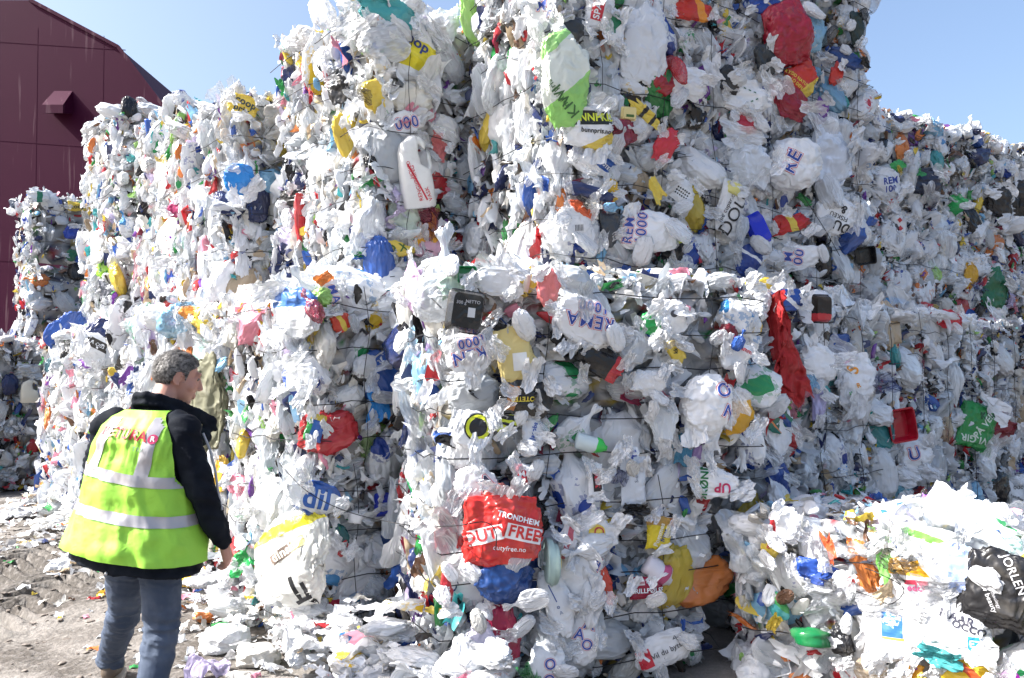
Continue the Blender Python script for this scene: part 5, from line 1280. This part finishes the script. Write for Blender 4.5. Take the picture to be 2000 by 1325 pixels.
    F = F[~hole[F].any(1) & ~openf]
    vest_m = np_mesh("safety_vest", P, F)
    vm, N, L, out = new_mat("hi_vis_yellow")
    p = N.new("ShaderNodeBsdfPrincipled"); p.inputs['Base Color'].default_value = (.30, .62, .055, 1); p.inputs['Roughness'].default_value = .6
    L.new(wrinkle(N, L, 30, .003, 'obj', .6), p.inputs['Normal'])
    tr = N.new("ShaderNodeBsdfTranslucent"); tr.inputs[0].default_value = (.34, .70, .04, 1); x = N.new("ShaderNodeMixShader"); x.inputs[0].default_value = .04
    L.new(p.outputs[0], x.inputs[1]); L.new(tr.outputs[0], x.inputs[2]); L.new(x.outputs[0], out.inputs[0])
    vest = link("safety_vest", vest_m, man, [vm])
    bmv = bmesh.new(); bmv.from_mesh(vest_m); vt = BVHTree.FromBMesh(bmv); bmv.free()
    band, N, L, out = new_mat("reflective_tape")
    p = N.new("ShaderNodeBsdfPrincipled"); p.inputs['Base Color'].default_value = (.40, .385, .40, 1); p.inputs['Roughness'].default_value = .38; p.inputs['Metallic'].default_value = .25
    L.new(wrinkle(N, L, 9, .01, 'obj', .7), p.inputs['Normal']); L.new(p.outputs[0], out.inputs[0])
    def strip(rows, name="reflective_band"):
        """rows of (origin, direction) pairs shot onto the vest"""
        V, F, ok = [], [], []
        for r in rows:
            for o, d in r:
                h = vt.ray_cast(Vector(o), Vector(d).normalized()); ok.append(h[0] is not None)
                V.append((h[0] - Vector(d).normalized() * .004)[:] if h[0] is not None else (0, 0, 0))
        c = len(rows[0])
        for a in range(len(rows) - 1):
            for b in range(c - 1):
                q = (a * c + b, a * c + b + 1, (a + 1) * c + b + 1, (a + 1) * c + b)
                if all(ok[k] for k in q) and max((Vector(V[q[0]]) - Vector(V[k])).length for k in q) < .11: F.append(q)
        par = list(range(len(V)))                                       # keep the one unbroken run of tape
        def find(a):
            while par[a] != a: par[a] = par[par[a]]; a = par[a]
            return a
        for f in F:
            for q in f[1:]: par[find(q)] = find(f[0])
        from collections import Counter
        big = Counter(find(f[0]) for f in F).most_common(1)[0][0]; F = [f for f in F if find(f[0]) == big]
        used = sorted({q for f in F for q in f}); mp = {q: k for k, q in enumerate(used)}
        return link(name, np_mesh(name, np.array([V[q] for q in used]), np.array([[mp[q] for q in f] for f in F])), vest, [band])
    for z0 in (1.208, 1.028):
        rows = []
        for k in range(140):
            th = -math.pi + 2 * math.pi * k / 139 - math.pi / 2
            c, s = math.cos(th), math.sin(th)
            rows.append([((-.03 + c * .9, .01 + s * .9, z0 - .15 * c * .25 + .052 * (q / 5 - .5)), (-c, -s, 0)) for q in range(6)])
        strip(rows)
    for x0, x1, z1 in ((-.082, -.158, 1.238), (.15, .10, 1.19)):
        rows = [[((x0 + (x1 - x0) * t + .060 * (q / 5 - .5), -1, 1.478 + (z1 - 1.478) * t), (0, 1, 0)) for q in range(6)] for t in [k / 30 for k in range(31)]]
        strip(rows)
    # lettering across the shoulders
    def vest_print(bm, cx, cz, col, rot=-8, lift=.0045, name="lettering"):
        a = math.radians(rot); bad = []
        for v in bm.verts:
            x, z = cx + v.co.x * math.cos(a) - v.co.y * math.sin(a), cz + v.co.x * math.sin(a) + v.co.y * math.cos(a)
            h = vt.ray_cast(Vector((x, -1, z)), Vector((0, 1, 0)))
            if h[0] is None: bad.append(v)
            else: v.co = h[0] - Vector((0, lift, 0))
        bmesh.ops.delete(bm, geom=bad, context='VERTS'); me = bpy.data.meshes.new(name); bm.to_mesh(me); bm.free(); link(name, me, vest, [ink(col)])
    vest_print(text_mesh("RETURA", .047, .03, 1.05), -.005, 1.405, (.42, .02, .03), -8, .008)
    vest_print(disc_mesh(.022), .145, 1.380, (.42, .02, .10), 0, .008, "printed_mark"); vest_print(text_mesh("R", .024, .02), .145, 1.380, (.8, .75, .7), 0, .0095)
    vest_print(text_mesh("TRV", .020, .01, 1.2), .085, 1.332, (.12, .2, .16), -8, .008)
    # jeans
    jp = [ellipsoid((0, .01, .86), (.168, .13, .14))]
    for (h, k, a), s in ((LEG_R, 1), (LEG_L, -1)):
        jp += [capsule(h, k, .104, .079), capsule(k, a, .079, .066), ellipsoid((h[0], h[1] - .045, h[2] - .01), (.085, .085, .10)), capsule(a, (a[0], a[1], a[2] - .02), .069, .071)]
    def jnz(P):
        k = np.exp(-((P[:, 2] - .44) / .12) ** 2) + .9 * np.exp(-((P[:, 2] - .12) / .08) ** 2) + .6 * np.exp(-((P[:, 2] - .72) / .07) ** 2)
        return .019 * k * (ridged(np.stack([P[:, 0] * 7, P[:, 1] * 7, P[:, 2] * 24 + P[:, 0] * 6], 1), 3, 2) - .35) + .006 * folds(P, 8, 1.0, 9, 3)
    jk.data.materials[0].node_tree.nodes['Principled BSDF'].inputs['Specular IOR Level'].default_value = .12
    link("jeans", fuse("jeans", jp, .008, 2, jnz), man, [cloth("grey_blue_denim", (.038, .056, .095), .85, 90, .0012, (.07, .092, .135), 6)])
    # shoes
    sm = simple_mat("brown_shoe_leather", (.10, .075, .055), .5, bump=(20, .002)); sole = simple_mat("rubber_sole", (.42, .40, .37), .7)
    for (h, k, a), d in ((LEG_R, (.0, 1, 0)), (LEG_L, (-.42, .9, 0))):
        d = Vector(d).normalized(); up = Vector((0, 0, 1)); q = Vector((a[0], a[1], 0)) - d * .03
        lift = .02
        sh = fuse("shoe", [capsule(q + up * (.06 + lift), q + d * .10 + up * (.05 + lift), .042, .044), capsule(q + d * .10 + up * (.048 + lift), q + d * .20 + up * (.036 + lift), .044, .034), capsule(q + up * (.07 + lift), q + up * (.12 + lift) + d * .01, .04, .042)], .007, 3)
        so_ = link("shoe", sh, man, [sm])
        rg = [[(q + d * (-.045 + .29 * (.5 - .5 * math.cos(t)) if False else .098 + .148 * math.cos(t)) + d.cross(up) * (.05 * math.sin(t) * (1 + .12 * math.cos(t))) + up * z)[:] for t in [2 * math.pi * k_ / 28 for k_ in range(28)]] for z in (.004, .03)]
        v, f = loft(rg); e = bpy.data.meshes.new("sole"); e.from_pydata(v, [], f); link("sole", e, so_, [sole])
    return man
build_man()

# ------------------------------------------------------------------ loose litter along the foot of the wall
def build_litter():
    VV, FF, CC, MI, base = [], {3: [], 4: []}, [], {3: [], 4: []}, 0
    rnd = random.Random(5); n = 2200; cs = pick(palette(white=62, offwhite=16, grey=6, beige=3, black=2, navy=1.5, blue=2, red=3, yellow=2.5, green=1.6, orange=1.6, pink=2, brown=1), n)
    for i in range(n):
        near = i < 1150
        if near:
            a = rnd.uniform(-.4, 8.6); off = abs(rnd.gauss(0, .24)) if rnd.random() < .8 else rnd.uniform(0, 1.2)
            v = C0 + uL * a - uR * (off - .05); x, y = v.x, v.y; hgt = max(0, .42 - off * .6) * rnd.uniform(.0, 1)
        else:
            x, y = rnd.uniform(-7.5, 2.2), rnd.uniform(3.0, 11); hgt = 0
            v = Vector((x, y)) - C0; a, b = v.dot(uL), v.dot(uR)
            dist = -b
            if dist < 0 or dist > 1.7 or rnd.random() > math.exp(-dist * 2.0): continue
            cs[i] = cs[i] * .5 + np.array((.16, .14, .12))
        s = rnd.uniform(.03, .09) * (1.9 if near and rnd.random() < .22 else 1)
        Vp, Fp = rnd.choice(LOW[6:])
        M = Matrix.Translation((x, y, float(ground_z(np.array([x]), np.array([y]))[0]) + .012 + hgt)) @ Matrix.Rotation(rnd.uniform(0, 6.3), 4, 'Z') @ Matrix.Rotation(rnd.uniform(-.6, .6), 4, 'X') @ Matrix.Diagonal((s * rnd.uniform(.8, 1.7), s, s * rnd.uniform(.5, 1.0), 1))
        VV.append(xf(Vp, M)); k = Fp.shape[1]; FF[k].append(Fp + base); base += len(Vp)
        MI[k].append(np.full(len(Fp), 0)); CC.append(np.repeat(cs[i][None] * rnd.uniform(.85, 1.0), len(Vp), 0))
    fs = [np.concatenate(FF[q]) for q in (3, 4) if FF[q]]
    me = np_mesh("litter", np.concatenate(VV), fs, col=np.clip(np.concatenate(CC), 0, .85))
    tag(link("litter", me, None, [MAT['scrap']]), kind="stuff")
    # mud clods
    VV, FF, base = [], [], 0
    for i in range(2600):
        x, y = rnd.uniform(-6.5, -1.0), rnd.uniform(3.2, 9.5)
        if rnd.random() > math.exp(-abs(x + 3.3 + (y - 5) * .45) * .8): continue
        s = rnd.uniform(.006, .03) * (1.8 if rnd.random() < .06 else 1); Vp, Fp = rnd.choice(LOW[:6])
        M = Matrix.Translation((x, y, float(ground_z(np.array([x]), np.array([y]))[0]) + s * .2)) @ Matrix.Rotation(rnd.uniform(0, 6.3), 4, 'Z') @ Matrix.Diagonal((s * 2, s * 1.6, s * 1.4, 1))
        VV.append(xf(Vp, M)); FF.append(Fp + base); base += len(Vp)
    m = simple_mat("mud_clod", (.12, .10, .085), .95, bump=(60, .004), c2=(.22, .19, .165), c2scale=20)
    tag(link("mud_clods", np_mesh("mud_clods", np.concatenate(VV), np.concatenate(FF)), None, [m]), kind="stuff")
    # bigger bags fallen at the foot of the wall
    fallen = [(470, 1180, .30, "white", "crumpled white bag lying on the ground right of the man's legs"), (395, 1135, .16, "pink", "pink and white packet on the ground behind the man's right leg"), (440, 1270, .30, "white", "plain white bag on the ground near the bottom edge"),
              (225, 1160, .20, "yellow", "yellow bag lying on the mud left of the man's legs"), (120, 1110, .34, "white", "flattened white bag on the mud left of the man"), (90, 1035, .30, "offwhite", "pale sheet of film on the mud by the far wall end"),
              (60, 980, .2, "mint", "mint green bottle piece at the wall foot on the left"), (400, 1215, .16, "orange", "orange striped packet on the ground by the man"), (505, 1300, .26, "offwhite", "grubby white bag at the bottom edge by the black foil"),
              (300, 1085, .3, "white", "long white film strip behind the man's knees"), (160, 1065, .26, "white", "white bag between the man and the far wall foot"), (700, 1310, .3, "white", "white bag on the ground at the foot of the corner"), (405, 1320, .2, "lilac", "lilac film scrap at the bottom edge")]
    for k, (px, py, s, c, lab) in enumerate(fallen):
        d = ray(px, py); t = -CAM_H / d.z; p = Vector((0, 0, CAM_H)) + d * t
        V, F = bag_shape(900 + k, 5, .3, .5) if k % 3 else sheet_shape(900 + k, 6, .16, .7, 3)
        lo, hi = V.min(0), V.max(0); V = (V - (lo + hi) / 2) * s
        o = link("plastic_bag" if k % 3 else "plastic_film", np_mesh("plastic_bag", V, F), None, [zone_mat("grubby_plastic", np.array(COL[c]) * .92, ((0, -.05, .03, COL['white']),) if c in ('pink', 'orange') else ())])
        z0 = float(ground_z(np.array([p.x]), np.array([p.y]))[0]); zmin = -V[:, 2].min()
        o.location = (p.x, p.y, z0 + zmin * .8); o.rotation_euler = (R.uniform(-.15, .15), R.uniform(-.15, .15), R.uniform(0, 6)); tag(o, lab, "plastic bag" if k % 3 else "plastic film")
def build_foot():
    """bags that have slid off and lie heaped at the foot of the sunlit wall"""
    rnd = random.Random(21)
    for k in range(150):
        a = rnd.uniform(-.55, 5.2) if k < 120 else rnd.uniform(5, 8.4); off = abs(rnd.gauss(0, .17)); v = C0 + uL * a - uR * (off + .02)
        s = rnd.uniform(.11, .27); z = max(0, .40 - off * .9) * rnd.uniform(.1, 1)
        pi = rnd.randrange(15) if rnd.random() < .7 else 15 + rnd.randrange(8); mk = 'film' if rnd.random() < .25 else ('print' if rnd.random() < .3 else 'bag')
        colr = rnd.random() < .0
        o = bpy.data.objects.new("fallen_bag", proto_mesh(pi, mk)); C.objects.link(o)
        o.matrix_world = Matrix.Translation((v.x, v.y, z + s * .16)) @ Matrix.Rotation(rnd.uniform(0, 6.3), 4, 'Z') @ Matrix.Rotation(rnd.uniform(-.7, .7), 4, 'X') @ Matrix.Diagonal((s * 1.1, s, s * .9, 1))
        o.color = (*(np.array(COL['white']) * rnd.uniform(.82, 1.0)), 1)
        tag(o, "crumpled white bag fallen among others at the foot of the sunlit wall", "plastic bag", "white bags heaped at the foot of the sunlit wall")
build_litter()
build_foot()
